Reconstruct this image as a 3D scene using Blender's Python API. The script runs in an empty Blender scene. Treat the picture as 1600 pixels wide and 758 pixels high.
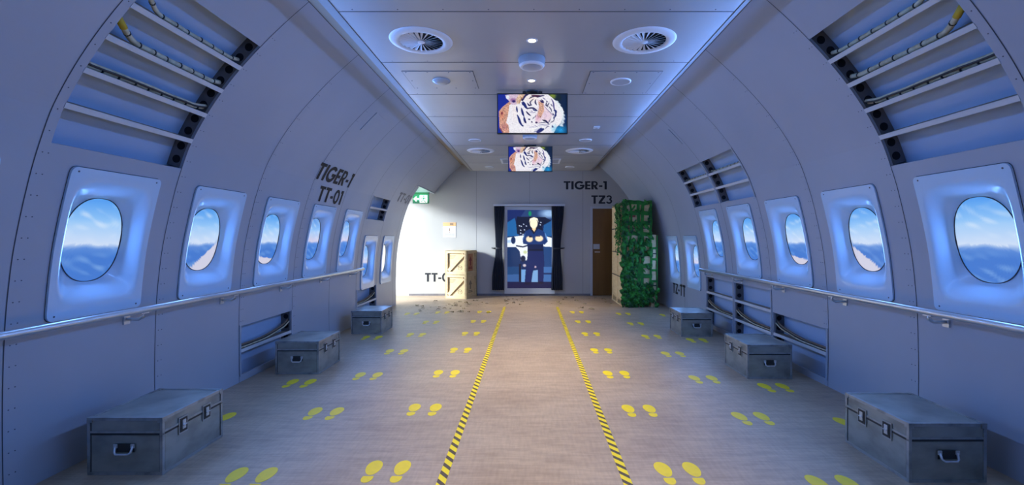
import bpy, bmesh, math, random
import numpy as np
from mathutils import Vector, Matrix

C = bpy.context.scene.collection
SC = bpy.context.scene
PI = math.pi

# ------------------------------------------------------------------ camera
CAM_H = 1.385
cam_d = bpy.data.cameras.new('camera')
cam = bpy.data.objects.new('camera', cam_d)
C.objects.link(cam)
cam.location = (0, 0, CAM_H)
cam.rotation_euler = (PI / 2, 0, 0)
cam_d.sensor_width = 36.0
cam_d.lens = 36.0 * 700.0 / 1600.0
cam_d.shift_x = -27.5 / 1600.0
cam_d.shift_y = -7.0 / 1600.0
cam_d.clip_start = 0.02
SC.camera = cam

# ------------------------------------------------------------------ light and exposure
SC.view_settings.view_transform = 'Standard'
SC.view_settings.look = 'None'
SC.view_settings.gamma = 1.0
SC.view_settings.use_curve_mapping = False
SC.view_settings.exposure = 0.0
EXPO = 1.0

world = bpy.data.worlds.new('daylight')
SC.world = world
world.use_nodes = True
wb = world.node_tree.nodes['Background']
wb.inputs[0].default_value = (0.90, 0.95, 1.0, 1)
wb.inputs[1].default_value = 7.0


def lamp(name, kind, loc, rot, energy, color, **kw):
    l = bpy.data.lights.new(name, kind)
    l.energy = energy
    l.color = color
    for k, v in kw.items():
        setattr(l, k, v)
    o = bpy.data.objects.new(name, l)
    C.objects.link(o)
    o.location = loc
    o.rotation_euler = rot
    return o


def aim(o, d):
    o.rotation_euler = Vector(d).to_track_quat('-Z', 'Y').to_euler()


# low daylight entering through the side doorway
sun = lamp('daylight_sun', 'SUN', (-8, 9, 5), (0, 0, 0), 12.0, (0.78, 0.89, 1.0), angle=math.radians(13))
aim(sun, (1.0, 0.42, -0.33))
# unseen blue area lamps, added as fill for the cabin
for s in (-1, 1):
    # added strips beside the hull below the ceiling, aimed across the cabin
    lamp('cove_strip_light', 'AREA', (s * 1.80, 3.9, 2.84), (0, s * math.radians(72), 0), 84.0, (0.16, 0.36, 1.0),
         shape='RECTANGLE', size=0.05, size_y=7.8)
lamp('cabin_rear_light', 'AREA', (0, -1.3, 2.3), (math.radians(74), 0, 0), 2.5, (0.22, 0.42, 1.0),
     shape='RECTANGLE', size=4.0, size_y=1.0)  # unseen lamp added behind the camera for blue light from the rear

# ------------------------------------------------------------------ helpers


def lin(c):
    r = []
    for v in c[:3]:
        v = v / 255.0
        r.append(v / 12.92 if v <= 0.04045 else ((v + 0.055) / 1.055) ** 2.4)
    return tuple(r) + (1.0,)


def mat(name, col, rough=0.5, metal=0.0, emit=None, estr=0.0, noise=None, bump=None, coat=0.0, spec=0.5, alpha=None):
    """noise=(scale xyz, colour2, lo, hi)   bump=(scale xyz, strength)"""
    m = bpy.data.materials.new(name)
    m.use_nodes = True
    nt = m.node_tree
    b = nt.nodes['Principled BSDF']
    b.inputs['Base Color'].default_value = lin(col) if max(col) > 1.001 else tuple(col[:3]) + (1,)
    b.inputs['Roughness'].default_value = rough
    b.inputs['Metallic'].default_value = metal
    b.inputs['Coat Weight'].default_value = coat
    b.inputs['Specular IOR Level'].default_value = spec
    if emit is not None:
        b.inputs['Emission Color'].default_value = lin(emit) if max(emit) > 1.001 else tuple(emit[:3]) + (1,)
        b.inputs['Emission Strength'].default_value = estr

    def ntex(scale, detail=4):
        tc = nt.nodes.new('ShaderNodeTexCoord')
        mp = nt.nodes.new('ShaderNodeMapping')
        mp.inputs['Scale'].default_value = scale
        nz = nt.nodes.new('ShaderNodeTexNoise')
        nz.inputs['Scale'].default_value = 1.0
        nz.inputs['Detail'].default_value = detail
        nt.links.new(tc.outputs['Object'], mp.inputs['Vector'])
        nt.links.new(mp.outputs['Vector'], nz.inputs['Vector'])
        return nz
    if noise:
        sc, c2, lo, hi = noise
        nz = ntex(sc)
        cr = nt.nodes.new('ShaderNodeValToRGB')
        cr.color_ramp.elements[0].position = lo
        cr.color_ramp.elements[1].position = hi
        cr.color_ramp.elements[0].color = lin(col) if max(col) > 1.001 else tuple(col[:3]) + (1,)
        cr.color_ramp.elements[1].color = lin(c2) if max(c2) > 1.001 else tuple(c2[:3]) + (1,)
        nt.links.new(nz.outputs['Fac'], cr.inputs['Fac'])
        nt.links.new(cr.outputs['Color'], b.inputs['Base Color'])
    if bump:
        sc, st = bump
        nz = ntex(sc, 2)
        bp = nt.nodes.new('ShaderNodeBump')
        bp.inputs['Strength'].default_value = st
        bp.inputs['Distance'].default_value = 0.02
        nt.links.new(nz.outputs['Fac'], bp.inputs['Height'])
        nt.links.new(bp.outputs['Normal'], b.inputs['Normal'])
    return m


def picture_mat(name, strength, rough=0.25):
    """a lit display whose picture is the mesh's own colour layer"""
    m = bpy.data.materials.new(name)
    m.use_nodes = True
    nt = m.node_tree
    b = nt.nodes['Principled BSDF']
    b.inputs['Base Color'].default_value = (0.02, 0.02, 0.025, 1)
    b.inputs['Roughness'].default_value = rough
    a = nt.nodes.new('ShaderNodeAttribute')
    a.attribute_name = 'picture'
    nt.links.new(a.outputs['Color'], b.inputs['Emission Color'])
    b.inputs['Emission Strength'].default_value = strength
    return m


M = {}
M['skin'] = mat('painted_hull', (0.36, 0.40, 0.47), 0.36, noise=((0.7, 0.9, 0.8), (0.41, 0.445, 0.51), 0.35, 0.7), bump=((1.1, 1.6, 1.3), 0.35))
M['skin_outer'] = mat('outer_hull_paint', (0.40, 0.52, 0.70), 0.5, noise=((1.5, 2, 2), (0.34, 0.47, 0.66), 0.3, 0.7))
M['joint'] = mat('joint_line', (0.05, 0.055, 0.07), 0.8)
M['rivet'] = mat('rivet_metal', (0.10, 0.11, 0.15), 0.5, 0.3)
M['rib'] = mat('rib_primer', (0.17, 0.16, 0.17), 0.6, noise=((9, 9, 9), (0.13, 0.12, 0.12), 0.3, 0.7))
M['hole'] = mat('hole_black', (0.004, 0.004, 0.006), 0.9)
M['stringer'] = mat('stringer_paint', (0.62, 0.63, 0.64), 0.4)
M['ceil'] = mat('ceiling_panel', (0.40, 0.40, 0.405), 0.26, noise=((1.2, 0.5, 1), (0.45, 0.445, 0.44), 0.35, 0.65), bump=((0.9, 3.2, 1), 0.16))
M['trim'] = mat('ceiling_trim', (0.24, 0.235, 0.23), 0.5)
M['web'] = mat('web_primer', (0.34, 0.25, 0.16), 0.6)  # brown puts the warm floor bounce on the webs into their colour
M['cove'] = mat('cove_primer', (0.28, 0.22, 0.15), 0.7)  # brown tone of the plate above the ceiling edges
M['white'] = mat('white_plastic', (0.78, 0.79, 0.80), 0.4)
M['panelplastic'] = mat('window_plastic', (0.52, 0.70, 0.88), 0.26, coat=0.35)
M['black'] = mat('black_plastic', (0.012, 0.012, 0.014), 0.4)
M['dark'] = mat('dark_void', (0.01, 0.01, 0.012), 0.9)
M['steel'] = mat('galvanised_steel', (0.78, 0.80, 0.82), 0.30, 0.7, noise=((14, 3, 14), (0.60, 0.63, 0.66), 0.3, 0.7))
M['alu'] = mat('case_aluminium', (0.40, 0.41, 0.37), 0.33, 0.40, noise=((5, 5, 9), (0.22, 0.225, 0.20), 0.40, 0.75), bump=((3, 3, 4), 0.15))
M['alu_edge'] = mat('case_edging', (0.46, 0.48, 0.48), 0.35, 0.7, noise=((12, 12, 12), (0.26, 0.27, 0.27), 0.45, 0.7))
M['alu_dark'] = mat('case_hardware', (0.06, 0.06, 0.06), 0.4, 0.6)
M['yellow'] = mat('yellow_vinyl', (0.90, 0.68, 0.01), 0.45, noise=((20, 20, 20), (0.80, 0.60, 0.02), 0.45, 0.8))
M['wallfar'] = mat('bulkhead_paint', (0.40, 0.385, 0.35), 0.5, noise=((0.8, 0.8, 1.1), (0.43, 0.415, 0.38), 0.35, 0.7))
M['letter'] = mat('black_lettering', (0.006, 0.007, 0.012), 0.6)
M['letter_grey'] = mat('worn_grey_lettering', (0.19, 0.20, 0.23), 0.6)  # lighter grey paints a reflection into the letter colour
M['wood'] = mat('crate_pine', (0.60, 0.45, 0.24), 0.65, noise=((3, 3, 26), (0.50, 0.36, 0.17), 0.3, 0.75))
M['wood2'] = mat('crate_plywood', (0.62, 0.46, 0.24), 0.7, noise=((3, 20, 3), (0.52, 0.38, 0.18), 0.3, 0.75))
M['woodpale'] = mat('cargo_plywood', (0.78, 0.60, 0.33), 0.7, noise=((4, 4, 16), (0.64, 0.46, 0.22), 0.3, 0.75))
M['stamp'] = mat('stamp_ink', (0.22, 0.17, 0.10), 0.8)
M['red'] = mat('red_marking', (0.22, 0.025, 0.015), 0.6)
M['strap'] = mat('black_strap', (0.02, 0.018, 0.015), 0.7)
M['net'] = mat('green_webbing', (0.010, 0.12, 0.012), 0.8, noise=((10, 10, 10), (0.03, 0.25, 0.022), 0.4, 0.7))
M['camo'] = mat('green_camouflage', (0.006, 0.045, 0.005), 0.7, noise=((12, 12, 12), (0.035, 0.30, 0.022), 0.38, 0.68))
M['door'] = mat('brown_door', (0.17, 0.078, 0.012), 0.45, noise=((9, 9, 1.2), (0.135, 0.058, 0.008), 0.3, 0.7))
M['curtain'] = mat('navy_curtain', (0.008, 0.013, 0.03), 0.85)
M['greyplastic'] = mat('grey_plastic', (0.42, 0.43, 0.45), 0.4)
M['glassdome'] = mat('dome_glass', (0.35, 0.37, 0.40), 0.15, coat=0.6)
M['cable_w'] = mat('white_cable_sleeve', (0.66, 0.60, 0.42), 0.7, noise=((25, 25, 25), (0.46, 0.40, 0.26), 0.4, 0.7))
M['cable_y'] = mat('yellow_cable', (0.55, 0.40, 0.03), 0.6)
M['cable_d'] = mat('dark_cable', (0.05, 0.045, 0.045), 0.6)
M['cable_b'] = mat('brown_cable', (0.20, 0.14, 0.10), 0.6)
M['leaf'] = mat('dry_leaf', (0.12, 0.085, 0.03), 0.8)
M['leaf2'] = mat('pale_leaf', (0.36, 0.31, 0.18), 0.8)
M['lamp_on'] = mat('lit_lamp', (0.9, 0.8, 0.5), 0.5, emit=(1.0, 0.80, 0.38), estr=9.0)
M['paper'] = mat('paper_notice', (0.62, 0.64, 0.66), 0.6)
M['paper_orange'] = mat('orange_notice', (0.75, 0.42, 0.18), 0.6)
M['sign_green'] = mat('lit_green', (0.0, 0.10, 0.04), 0.4, emit=(0.0, 0.11, 0.045), estr=0.6)
M['sign_white'] = mat('lit_white', (0.8, 0.9, 0.8), 0.4, emit=(0.80, 1.0, 0.85), estr=1.0)
M['sign_top'] = mat('lit_sign_edge', (0.4, 0.8, 0.6), 0.4, emit=(0.25, 0.75, 0.5), estr=0.7)
M['tv_picture'] = picture_mat('tv_picture', 0.92)
M['screen_picture'] = picture_mat('screen_picture', 1.1)
M['window_picture'] = picture_mat('window_picture', 1.0)


class MB:
    """collects shapes and links them as one mesh object"""

    def __init__(self):
        self.v, self.f, self.m, self.sm = [], [], [], []

    def face(self, pts, mi=0, smooth=False):
        n = len(self.v)
        self.v += [tuple(p) for p in pts]
        self.f.append(tuple(range(n, n + len(pts))))
        self.m.append(mi)
        self.sm.append(smooth)

    def add(self, vs, fs, mi=0, smooth=False):
        n = len(self.v)
        self.v += [tuple(p) for p in vs]
        for f in fs:
            self.f.append(tuple(n + i for i in f))
            self.m.append(mi)
            self.sm.append(smooth)

    def box(self, x0, x1, y0, y1, z0, z1, mi=0, mtx=None, bev=0.0):
        if bev > 0:
            bm = bmesh.new()
            bmesh.ops.create_cube(bm, size=1)
            for v in bm.verts:
                v.co = Vector((x0 + (v.co.x + .5) * (x1 - x0), y0 + (v.co.y + .5) * (y1 - y0), z0 + (v.co.z + .5) * (z1 - z0)))
            bmesh.ops.bevel(bm, geom=bm.edges[:], offset=bev, segments=2, affect='EDGES')
            bm.verts.index_update()
            vs = [v.co.copy() for v in bm.verts]
            fs = [[v.index for v in f.verts] for f in bm.faces]
            bm.free()
        else:
            vs = [Vector((x, y, z)) for x in (x0, x1) for y in (y0, y1) for z in (z0, z1)]
            fs = [(0, 1, 3, 2), (4, 6, 7, 5), (0, 4, 5, 1), (2, 3, 7, 6), (0, 2, 6, 4), (1, 5, 7, 3)]
        if mtx is not None:
            vs = [mtx @ v for v in vs]
        self.add(vs, fs, mi)

    def tube(self, pts, r, n=10, mi=0, caps=True, rfun=None):
        pts = [Vector(p) for p in pts]
        rings = []
        up = Vector((0, 0, 1))
        for i, p in enumerate(pts):
            d = (pts[min(i + 1, len(pts) - 1)] - pts[max(i - 1, 0)])
            if d.length < 1e-9:
                d = Vector((0, 1, 0))
            d.normalize()
            a = d.cross(up)
            if a.length < 1e-3:
                a = d.cross(Vector((1, 0, 0)))
            a.normalize()
            b = d.cross(a).normalized()
            rr = rfun(i) if rfun else r
            rings.append([p + (a * math.cos(2 * PI * k / n) + b * math.sin(2 * PI * k / n)) * rr for k in range(n)])
        vs = [q for ring in rings for q in ring]
        fs = []
        for i in range(len(pts) - 1):
            for k in range(n):
                k2 = (k + 1) % n
                fs.append((i * n + k, i * n + k2, (i + 1) * n + k2, (i + 1) * n + k))
        self.add(vs, fs, mi, True)
        if caps:
            self.face(rings[0][::-1], mi)
            self.face(rings[-1], mi)

    def lathe(self, prof, center=(0, 0, 0), n=40, mi=0, smooth=True):
        """prof: (radius, z) pairs"""
        cx, cy, cz = center
        vs, fs = [], []
        for r, z in prof:
            for k in range(n):
                a = 2 * PI * k / n
                vs.append((cx + r * math.cos(a), cy + r * math.sin(a), cz + z))
        for i in range(len(prof) - 1):
            for k in range(n):
                k2 = (k + 1) % n
                fs.append((i * n + k, i * n + k2, (i + 1) * n + k2, (i + 1) * n + k))
        self.add(vs, fs, mi, smooth)

    def prism(self, poly, h, mi=0, mtx=None):
        """flat polygon (x, y) raised from z=0 to h"""
        n = len(poly)
        vs = [Vector((p[0], p[1], 0)) for p in poly] + [Vector((p[0], p[1], h)) for p in poly]
        if mtx is not None:
            vs = [mtx @ v for v in vs]
        fs = [tuple(range(n))[::-1], tuple(range(n, 2 * n))] + [(i, (i + 1) % n, n + (i + 1) % n, n + i) for i in range(n)]
        self.add(vs, fs, mi)

    def build(self, name, mats, parent=None, loc=None, fixn=True):
        me = bpy.data.meshes.new(name)
        me.from_pydata(self.v, [], self.f)
        if not isinstance(mats, (list, tuple)):
            mats = [mats]
        for m_ in mats:
            me.materials.append(m_)
        me.polygons.foreach_set('material_index', self.m)
        me.polygons.foreach_set('use_smooth', self.sm)
        me.update()
        if fixn:
            bm = bmesh.new()
            bm.from_mesh(me)
            bmesh.ops.remove_doubles(bm, verts=bm.verts, dist=1e-5)
            bmesh.ops.recalc_face_normals(bm, faces=bm.faces)
            bm.to_mesh(me)
            bm.free()
        o = bpy.data.objects.new(name, me)
        C.objects.link(o)
        if parent is not None:
            o.parent = parent
        if loc is not None:
            o.location = loc
        return o


def tag(o, label=None, cat=None, group=None, kind=None):
    if label:
        o['label'] = label
    if cat:
        o['category'] = cat
    if group:
        o['group'] = group
    if kind:
        o['kind'] = kind
    return o


def thing(name, label, cat, loc=(0, 0, 0), rz=0.0, group=None, kind=None):
    o = bpy.data.objects.new(name, None)
    o.empty_display_size = 0.1
    C.objects.link(o)
    o.location = loc
    o.rotation_euler = (0, 0, rz)
    return tag(o, label, cat, group, kind)


def dup(root, loc=None, rz=None, label=None, group=None):
    def cp(o, par):
        c = o.copy()
        C.objects.link(c)
        c.parent = par
        for ch in kids.get(o.name, []):
            cp(ch, c)
        return c
    kids = {}
    for o in root.children_recursive:
        kids.setdefault(o.parent.name, []).append(o)
    r = cp(root, None)
    if loc is not None:
        r.location = loc
    if rz is not None:
        r.rotation_euler = (0, 0, rz)
    if label:
        r['label'] = label
    if group:
        r['group'] = group
    return r


# ------------------------------------------------------------------ hull profile
PZ = [0.0, 0.45, 0.845, 1.10, 1.355, 1.715, 1.93, 2.10, 2.34, 2.575, 2.80, 3.00, 3.14]
PX = [2.78, 2.785, 2.775, 2.755, 2.72, 2.64, 2.575, 2.51, 2.375, 2.205, 2.005, 1.80, 1.64]


def px(z):
    if z <= PZ[0]:
        return PX[0]
    if z >= PZ[-1]:
        return PX[-1]
    for i in range(len(PZ) - 1):
        if z <= PZ[i + 1]:
            break
    h = PZ[i + 1] - PZ[i]
    t = (z - PZ[i]) / h

    def sl(k):
        k0, k1 = max(k - 1, 0), min(k + 1, len(PZ) - 1)
        return (PX[k1] - PX[k0]) / (PZ[k1] - PZ[k0])
    m0, m1 = sl(i) * h, sl(i + 1) * h
    t2, t3 = t * t, t * t * t
    return (2 * t3 - 3 * t2 + 1) * PX[i] + (t3 - 2 * t2 + t) * m0 + (-2 * t3 + 3 * t2) * PX[i + 1] + (t3 - t2) * m1


def nrm(z):
    """inward unit normal (toward the aisle) as (dx toward centre, dz)"""
    e = 0.01
    dx = (px(z + e) - px(z - e)) / (2 * e) if 0 < z < 3.13 else 0.0
    # tangent (dx, 1); inward normal (-1, dx)
    l = math.hypot(1, dx)
    return (-1 / l, dx / l)


def surf(s, y, z, off=0.0):
    nx, nz = nrm(z)
    return Vector((s * (px(z) + nx * off), y, z + nz * off))


ZTOP = 3.14
Y0, YW = -1.8, 10.77
SEAM = {-1: [2.365 - 0.962 * 4 + 0.962 * k for k in range(12)], 1: [2.24 - 0.966 * 4 + 0.966 * k for k in range(12)]}
# index 4 is the first seam in view; bays named by the index of their near seam
HEAD = 2.45          # head of the side doorway
YD = 9.33            # near jamb of the side doorway

CAV = 0.12
HOLES = {-1: [], 1: []}   # (y0, y1, z0, z1)
OPEN = {-1: [], 1: []}    # (y0, y1, z0, z1, stringer heights)


def seam(s, k):
    return SEAM[s][4 + k]


def opening(s, k, z0, z1, zs, m0=0.055, m1=0.0):
    y0, y1 = seam(s, k) + m0, seam(s, k + 1) - m1
    HOLES[s].append((y0, y1, z0, z1))
    OPEN[s].append((y0, y1, z0, z1, zs))
    return y0, y1


BIGZ = (CAM_H + 0.515, CAM_H + 1.42)


def arc_split(z0, z1, n):
    """heights that split the profile between z0 and z1 in n equal arc lengths"""
    zz = [z0 + (z1 - z0) * i / 200 for i in range(201)]
    L = [0]
    for a, b in zip(zz, zz[1:]):
        L.append(L[-1] + math.hypot(b - a, px(b) - px(a)))
    return [np.interp(L[-1] * j / n, L, zz) for j in range(1, n)]


for s in (-1, 1):
    opening(s, 0, BIGZ[0], BIGZ[1], arc_split(BIGZ[0], BIGZ[1], 5))
opening(-1, 2, 0.065, 0.535, [0.295], 0.03, 0.02)
opening(-1, 5, 0.065, 0.535, [0.285], 0.05, 0.02)
opening(-1, 5, CAM_H + 0.31, CAM_H + 0.68, [CAM_H + 0.50], 0.10, 0.02)
opening(1, 2, 0.065, 0.535, [0.295], 0.03, 0.03)
opening(1, 3, 0.065, 0.78, [0.285, 0.54], 0.03, 0.03)
opening(1, 4, 0.065, 0.78, [0.285, 0.54], 0.03, 0.03)
opening(1, 3, CAM_H + 0.48, CAM_H + 1.03, arc_split(CAM_H + .48, CAM_H + 1.03, 3), 0.03, 0.02)
opening(1, 4, CAM_H + 0.48, CAM_H + 1.03, arc_split(CAM_H + .48, CAM_H + 1.03, 3), 0.03, 0.02)

WIN = []    # side, bay, centre y, centre height, low?
for s in (-1, 1):
    for k in range(-1, 7):
        low = k >= 5
        yc = 0.5 * (seam(s, k) + seam(s, k + 1)) + 0.02
        zc = CAM_H - 0.025 - (0.375 if low else 0.0)
        WIN.append((s, k, yc, zc, low))
        HOLES[s].append((yc - 0.285, yc + 0.285, zc - 0.405, zc + 0.405))


def hull_surface(mb, s, y0, y1, z0, z1, off, holes, mi=0, smooth=True, ny=None, dz=0.06):
    ys = sorted(set([y0, y1] + [v for h in holes for v in h[:2] if y0 < v < y1]))
    zs = set([z0, z1] + [v for h in holes for v in h[2:4] if z0 < v < z1])
    base = sorted(zs)
    zs = []
    for a, b in zip(base, base[1:]):
        n = max(1, int(math.ceil((b - a) / dz)))
        zs += [a + (b - a) * i / n for i in range(n)]
    zs.append(base[-1])
    for ya, yb in zip(ys, ys[1:]):
        for za, zb in zip(zs, zs[1:]):
            ym, zm = (ya + yb) / 2, (za + zb) / 2
            if any(h[0] < ym < h[1] and h[2] < zm < h[3] for h in holes):
                continue
            mb.face([surf(s, ya, za, off), surf(s, yb, za, off), surf(s, yb, zb, off), surf(s, ya, zb, off)], mi, smooth)


# ------------------------------------------------------------------ walls
wall = {}
for s, nm in ((-1, 'wall_left'), (1, 'wall_right')):
    w = thing(nm, 'curved painted hull wall with oval windows and open frame bays on the %s' % ('doorway side' if s < 0 else 'cargo side'), None, kind='structure')
    wall[s] = w
    mb = MB()
    holes = list(HOLES[s])
    yend = YW
    if s < 0:
        holes.append((YD, YW + 1, -1, HEAD))
    hull_surface(mb, s, Y0, yend, 0.0, ZTOP, 0.0, holes)
    # returns of every opening (skin thickness)
    for (y0, y1, z0, z1) in HOLES[s]:
        n = max(2, int((z1 - z0) / 0.06))
        zz = [z0 + (z1 - z0) * i / n for i in range(n + 1)]
        for y in (y0, y1):
            for a, b in zip(zz, zz[1:]):
                mb.face([surf(s, y, a), surf(s, y, b), surf(s, y, b, -0.018), surf(s, y, a, -0.018)])
        for z in (z0, z1):
            mb.face([surf(s, y0, z), surf(s, y1, z), surf(s, y1, z, -0.018), surf(s, y0, z, -0.018)])
    # doorway jamb
    if s < 0:
        n = 30
        zz = [HEAD * i / n for i in range(n + 1)]
        for a, b in zip(zz, zz[1:]):
            mb.face([surf(s, YD, a), surf(s, YD, b), surf(s, YD, b, -0.16), surf(s, YD, a, -0.16)])
    o = mb.build('hull_skin', M['skin'], w, fixn=False)
    # outer skin closing the cavities
    mb = MB()
    hull_surface(mb, s, Y0, YD if s < 0 else YW, -0.0, ZTOP, -CAV, [])
    if s < 0:
        hull_surface(mb, s, YD, YW, HEAD, ZTOP, -CAV, [])
    mb.build('outer_skin', M['skin_outer'], w, fixn=False)
    # joints between panels
    mb = MB()
    for k in range(-3, 8):
        y = seam(s, k)
        if y > YW - 0.1 or y < Y0:
            continue
        zlo = HEAD if (s < 0 and y > YD) else 0.0
        spans = [(zlo, ZTOP)]
        for h in HOLES[s]:
            if h[0] < y < h[1]:
                spans = [t for sp in spans for t in ((sp[0], min(sp[1], h[2])), (max(sp[0], h[3]), sp[1])) if t[1] - t[0] > 0.001]
        for a_, b_ in spans:
            hull_surface(mb, s, y - 0.0027, y + 0.0027, a_, b_, 0.0012, [], dz=0.05)
    if s > 0:
        pass
    # long joint under the rail, between window panel line and lower panels (short spans under the rail)
    mb.build('panel_seam', M['joint'], w, fixn=False)
    # rivet rows beside the first joints
    mb = MB()
    for k in (-1, 0, 1, 2, 3):
        y = seam(s, k)
        for dy in (0.028, 0.058):
            z = 0.12
            while z < 2.9:
                if not any(h[0] - .01 < y + dy < h[1] + .01 and h[2] - .01 < z < h[3] + .01 for h in HOLES[s]):
                    p = surf(s, y + dy, z, 0.0)
                    nx, nz = nrm(z)
                    R = Matrix.Translation(p) @ Vector((s * nx, 0, nz)).to_track_quat('Z', 'Y').to_matrix().to_4x4()
                    mb.prism([(0.0035 * math.cos(a * PI / 3), 0.0035 * math.sin(a * PI / 3)) for a in range(6)], 0.0015, 0, R)
                z += 0.115
        # riveted lap strip edge
    mb.build('rivet', M['rivet'], w)
    # frames with lightening holes at both ends of each opening
    for (y0, y1, z0, z1, zs) in OPEN[s]:
        n = max(6, int((z1 - z0) / 0.05))
        zz = [z0 + (z1 - z0) * i / n for i in range(n + 1)]
        mb = MB()
        for y, d in ((y0 - 0.004, -1), (y1 + 0.004, 1)):
            for a, b in zip(zz, zz[1:]):
                for yy in (y, y + d * 0.012):
                    mb.face([surf(s, yy, a, -0.012), surf(s, yy, b, -0.012), surf(s, yy, b, -CAV), surf(s, yy, a, -CAV)], 0)
        # lightening holes facing the cabin
        edges = [z0] + list(zs) + [z1]
        for a, b in zip(edges, edges[1:]):
            for f in (0.27, 0.73):
                z = a + (b - a) * f
                p = surf(s, 0, z, -0.062)
                r = 0.030 if (z1 - z0) > 0.6 and z0 > 1 else 0.028
                r = min(r, (b - a) * 0.19)
                for y, d in ((y1 + 0.004, -1), (y0 - 0.004, 1)):
                    ring = [(p.x + r * math.cos(t * PI / 9), y + d * 0.0015, p.z + r * math.sin(t * PI / 9)) for t in range(18)]
                    mb.face(ring, 1)
        mb.build('frame_plate', [M['rib'], M['hole']], w, fixn=False)
        for z in zs:
            mb = MB()
            # angle section: face flange flush with the skin, and a web reaching back to the outer skin
            for zz_, offs in ((0, 0),):
                a = surf(s, 0, z - 0.011, 0.002)
                b = surf(s, 0, z + 0.011, 0.002)
                nx, nz = nrm(z)
                t = Vector((s * nz, 0, -nx)) * 1.0   # along the profile
                if t.z < 0:
                    t = -t
                nn = Vector((s * nx, 0, nz))
                p0 = surf(s, 0, z, 0.0)
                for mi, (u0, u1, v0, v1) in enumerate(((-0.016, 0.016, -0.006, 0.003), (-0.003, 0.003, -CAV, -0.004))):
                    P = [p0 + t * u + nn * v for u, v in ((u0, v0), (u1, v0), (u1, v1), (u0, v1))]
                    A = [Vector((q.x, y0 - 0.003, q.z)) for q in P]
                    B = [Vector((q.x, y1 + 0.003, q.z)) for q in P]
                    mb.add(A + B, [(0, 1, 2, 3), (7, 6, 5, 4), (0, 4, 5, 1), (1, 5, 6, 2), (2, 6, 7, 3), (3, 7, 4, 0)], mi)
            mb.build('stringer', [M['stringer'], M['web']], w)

# pale edging around the lower and small openings
for s in (-1, 1):
    for (y0, y1, z0, z1, zs) in OPEN[s]:
        if z1 - z0 > 0.8:
            continue
        mb = MB()
        for (a0, a1, b0, b1) in ((y0 - 0.022, y0, z0 - 0.01, z1 + 0.01), (y1, y1 + 0.018, z0 - 0.01, z1 + 0.01)):
            n = 6
            for i in range(n):
                za, zb = b0 + (b1 - b0) * i / n, b0 + (b1 - b0) * (i + 1) / n
                mb.add([surf(s, a0, za, 0.006), surf(s, a1, za, 0.006), surf(s, a1, zb, 0.006), surf(s, a0, zb, 0.006),
                        surf(s, a0, za, 0), surf(s, a1, za, 0), surf(s, a1, zb, 0), surf(s, a0, zb, 0)],
                       [(0, 1, 2, 3), (0, 4, 5, 1), (1, 5, 6, 2), (2, 6, 7, 3), (3, 7, 4, 0)])
        mb.build('opening_edging', M['skin'], wall[s], fixn=False)

# bulkhead
far = thing('wall_far', 'grey painted bulkhead closing the cabin behind the crates and curtained screen', None, kind='structure')
mb = MB()
mb.box(-7.0, 3.4, YW, YW + 0.12, -0.02, 3.4)
mb.build('bulkhead_panel', M['wallfar'], far)
mb = MB()
for x, z0, z1 in ((-1.28, 0.05, 2.99), (0.0, 2.2, 2.99), (1.28, 0.05, 2.99)):
    mb.box(x - 0.004, x + 0.004, YW - 0.0015, YW, z0, z1)
mb.build('panel_seam', M['wallfar'] if False else mat('soft_joint', (0.22, 0.22, 0.22), 0.7), far)
mb = MB()
mb.box(-2.9, 1.47, YW - 0.012, YW, 0, 0.05)
tag(mb.build('baseboard_far', M['rib']), kind='structure')
rear = MB()
rear.box(-3.2, 3.2, Y0 - 0.1, Y0, -0.02, 3.4)
tag(rear.build('wall_rear', M['wallfar']), kind='structure')

# soffit and cheek of the side doorway
mb = MB()
mb.box(-3.55, -px(HEAD) + 0.02, YD - 0.15, YW, HEAD, HEAD + 0.10)
mb.build('doorway_soffit', M['skin'], wall[-1])
mb = MB()
mb.box(-3.55, -2.93, YD - 0.16, YD - 0.02, 0, HEAD)
mb.build('doorway_cheek', M['skin'], wall[-1])

# floor
fm = bpy.data.materials.new('worn_vinyl_floor')
fm.use_nodes = True
nt = fm.node_tree
b = nt.nodes['Principled BSDF']
b.inputs['Roughness'].default_value = 0.42
tc = nt.nodes.new('ShaderNodeTexCoord')


def nznode(scale, detail, rough=0.5):
    mp = nt.nodes.new('ShaderNodeMapping')
    mp.inputs['Scale'].default_value = scale
    nz = nt.nodes.new('ShaderNodeTexNoise')
    nz.inputs['Scale'].default_value = 1
    nz.inputs['Detail'].default_value = detail
    nz.inputs['Roughness'].default_value = rough
    nt.links.new(tc.outputs['Object'], mp.inputs['Vector'])
    nt.links.new(mp.outputs['Vector'], nz.inputs['Vector'])
    return nz


def mixc(a, bb, fac):
    mx = nt.nodes.new('ShaderNodeMix')
    mx.data_type = 'RGBA'
    mx.blend_type = 'MULTIPLY'
    mx.inputs[0].default_value = fac
    nt.links.new(a, mx.inputs[6])
    nt.links.new(bb, mx.inputs[7])
    return mx.outputs[2]


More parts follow.
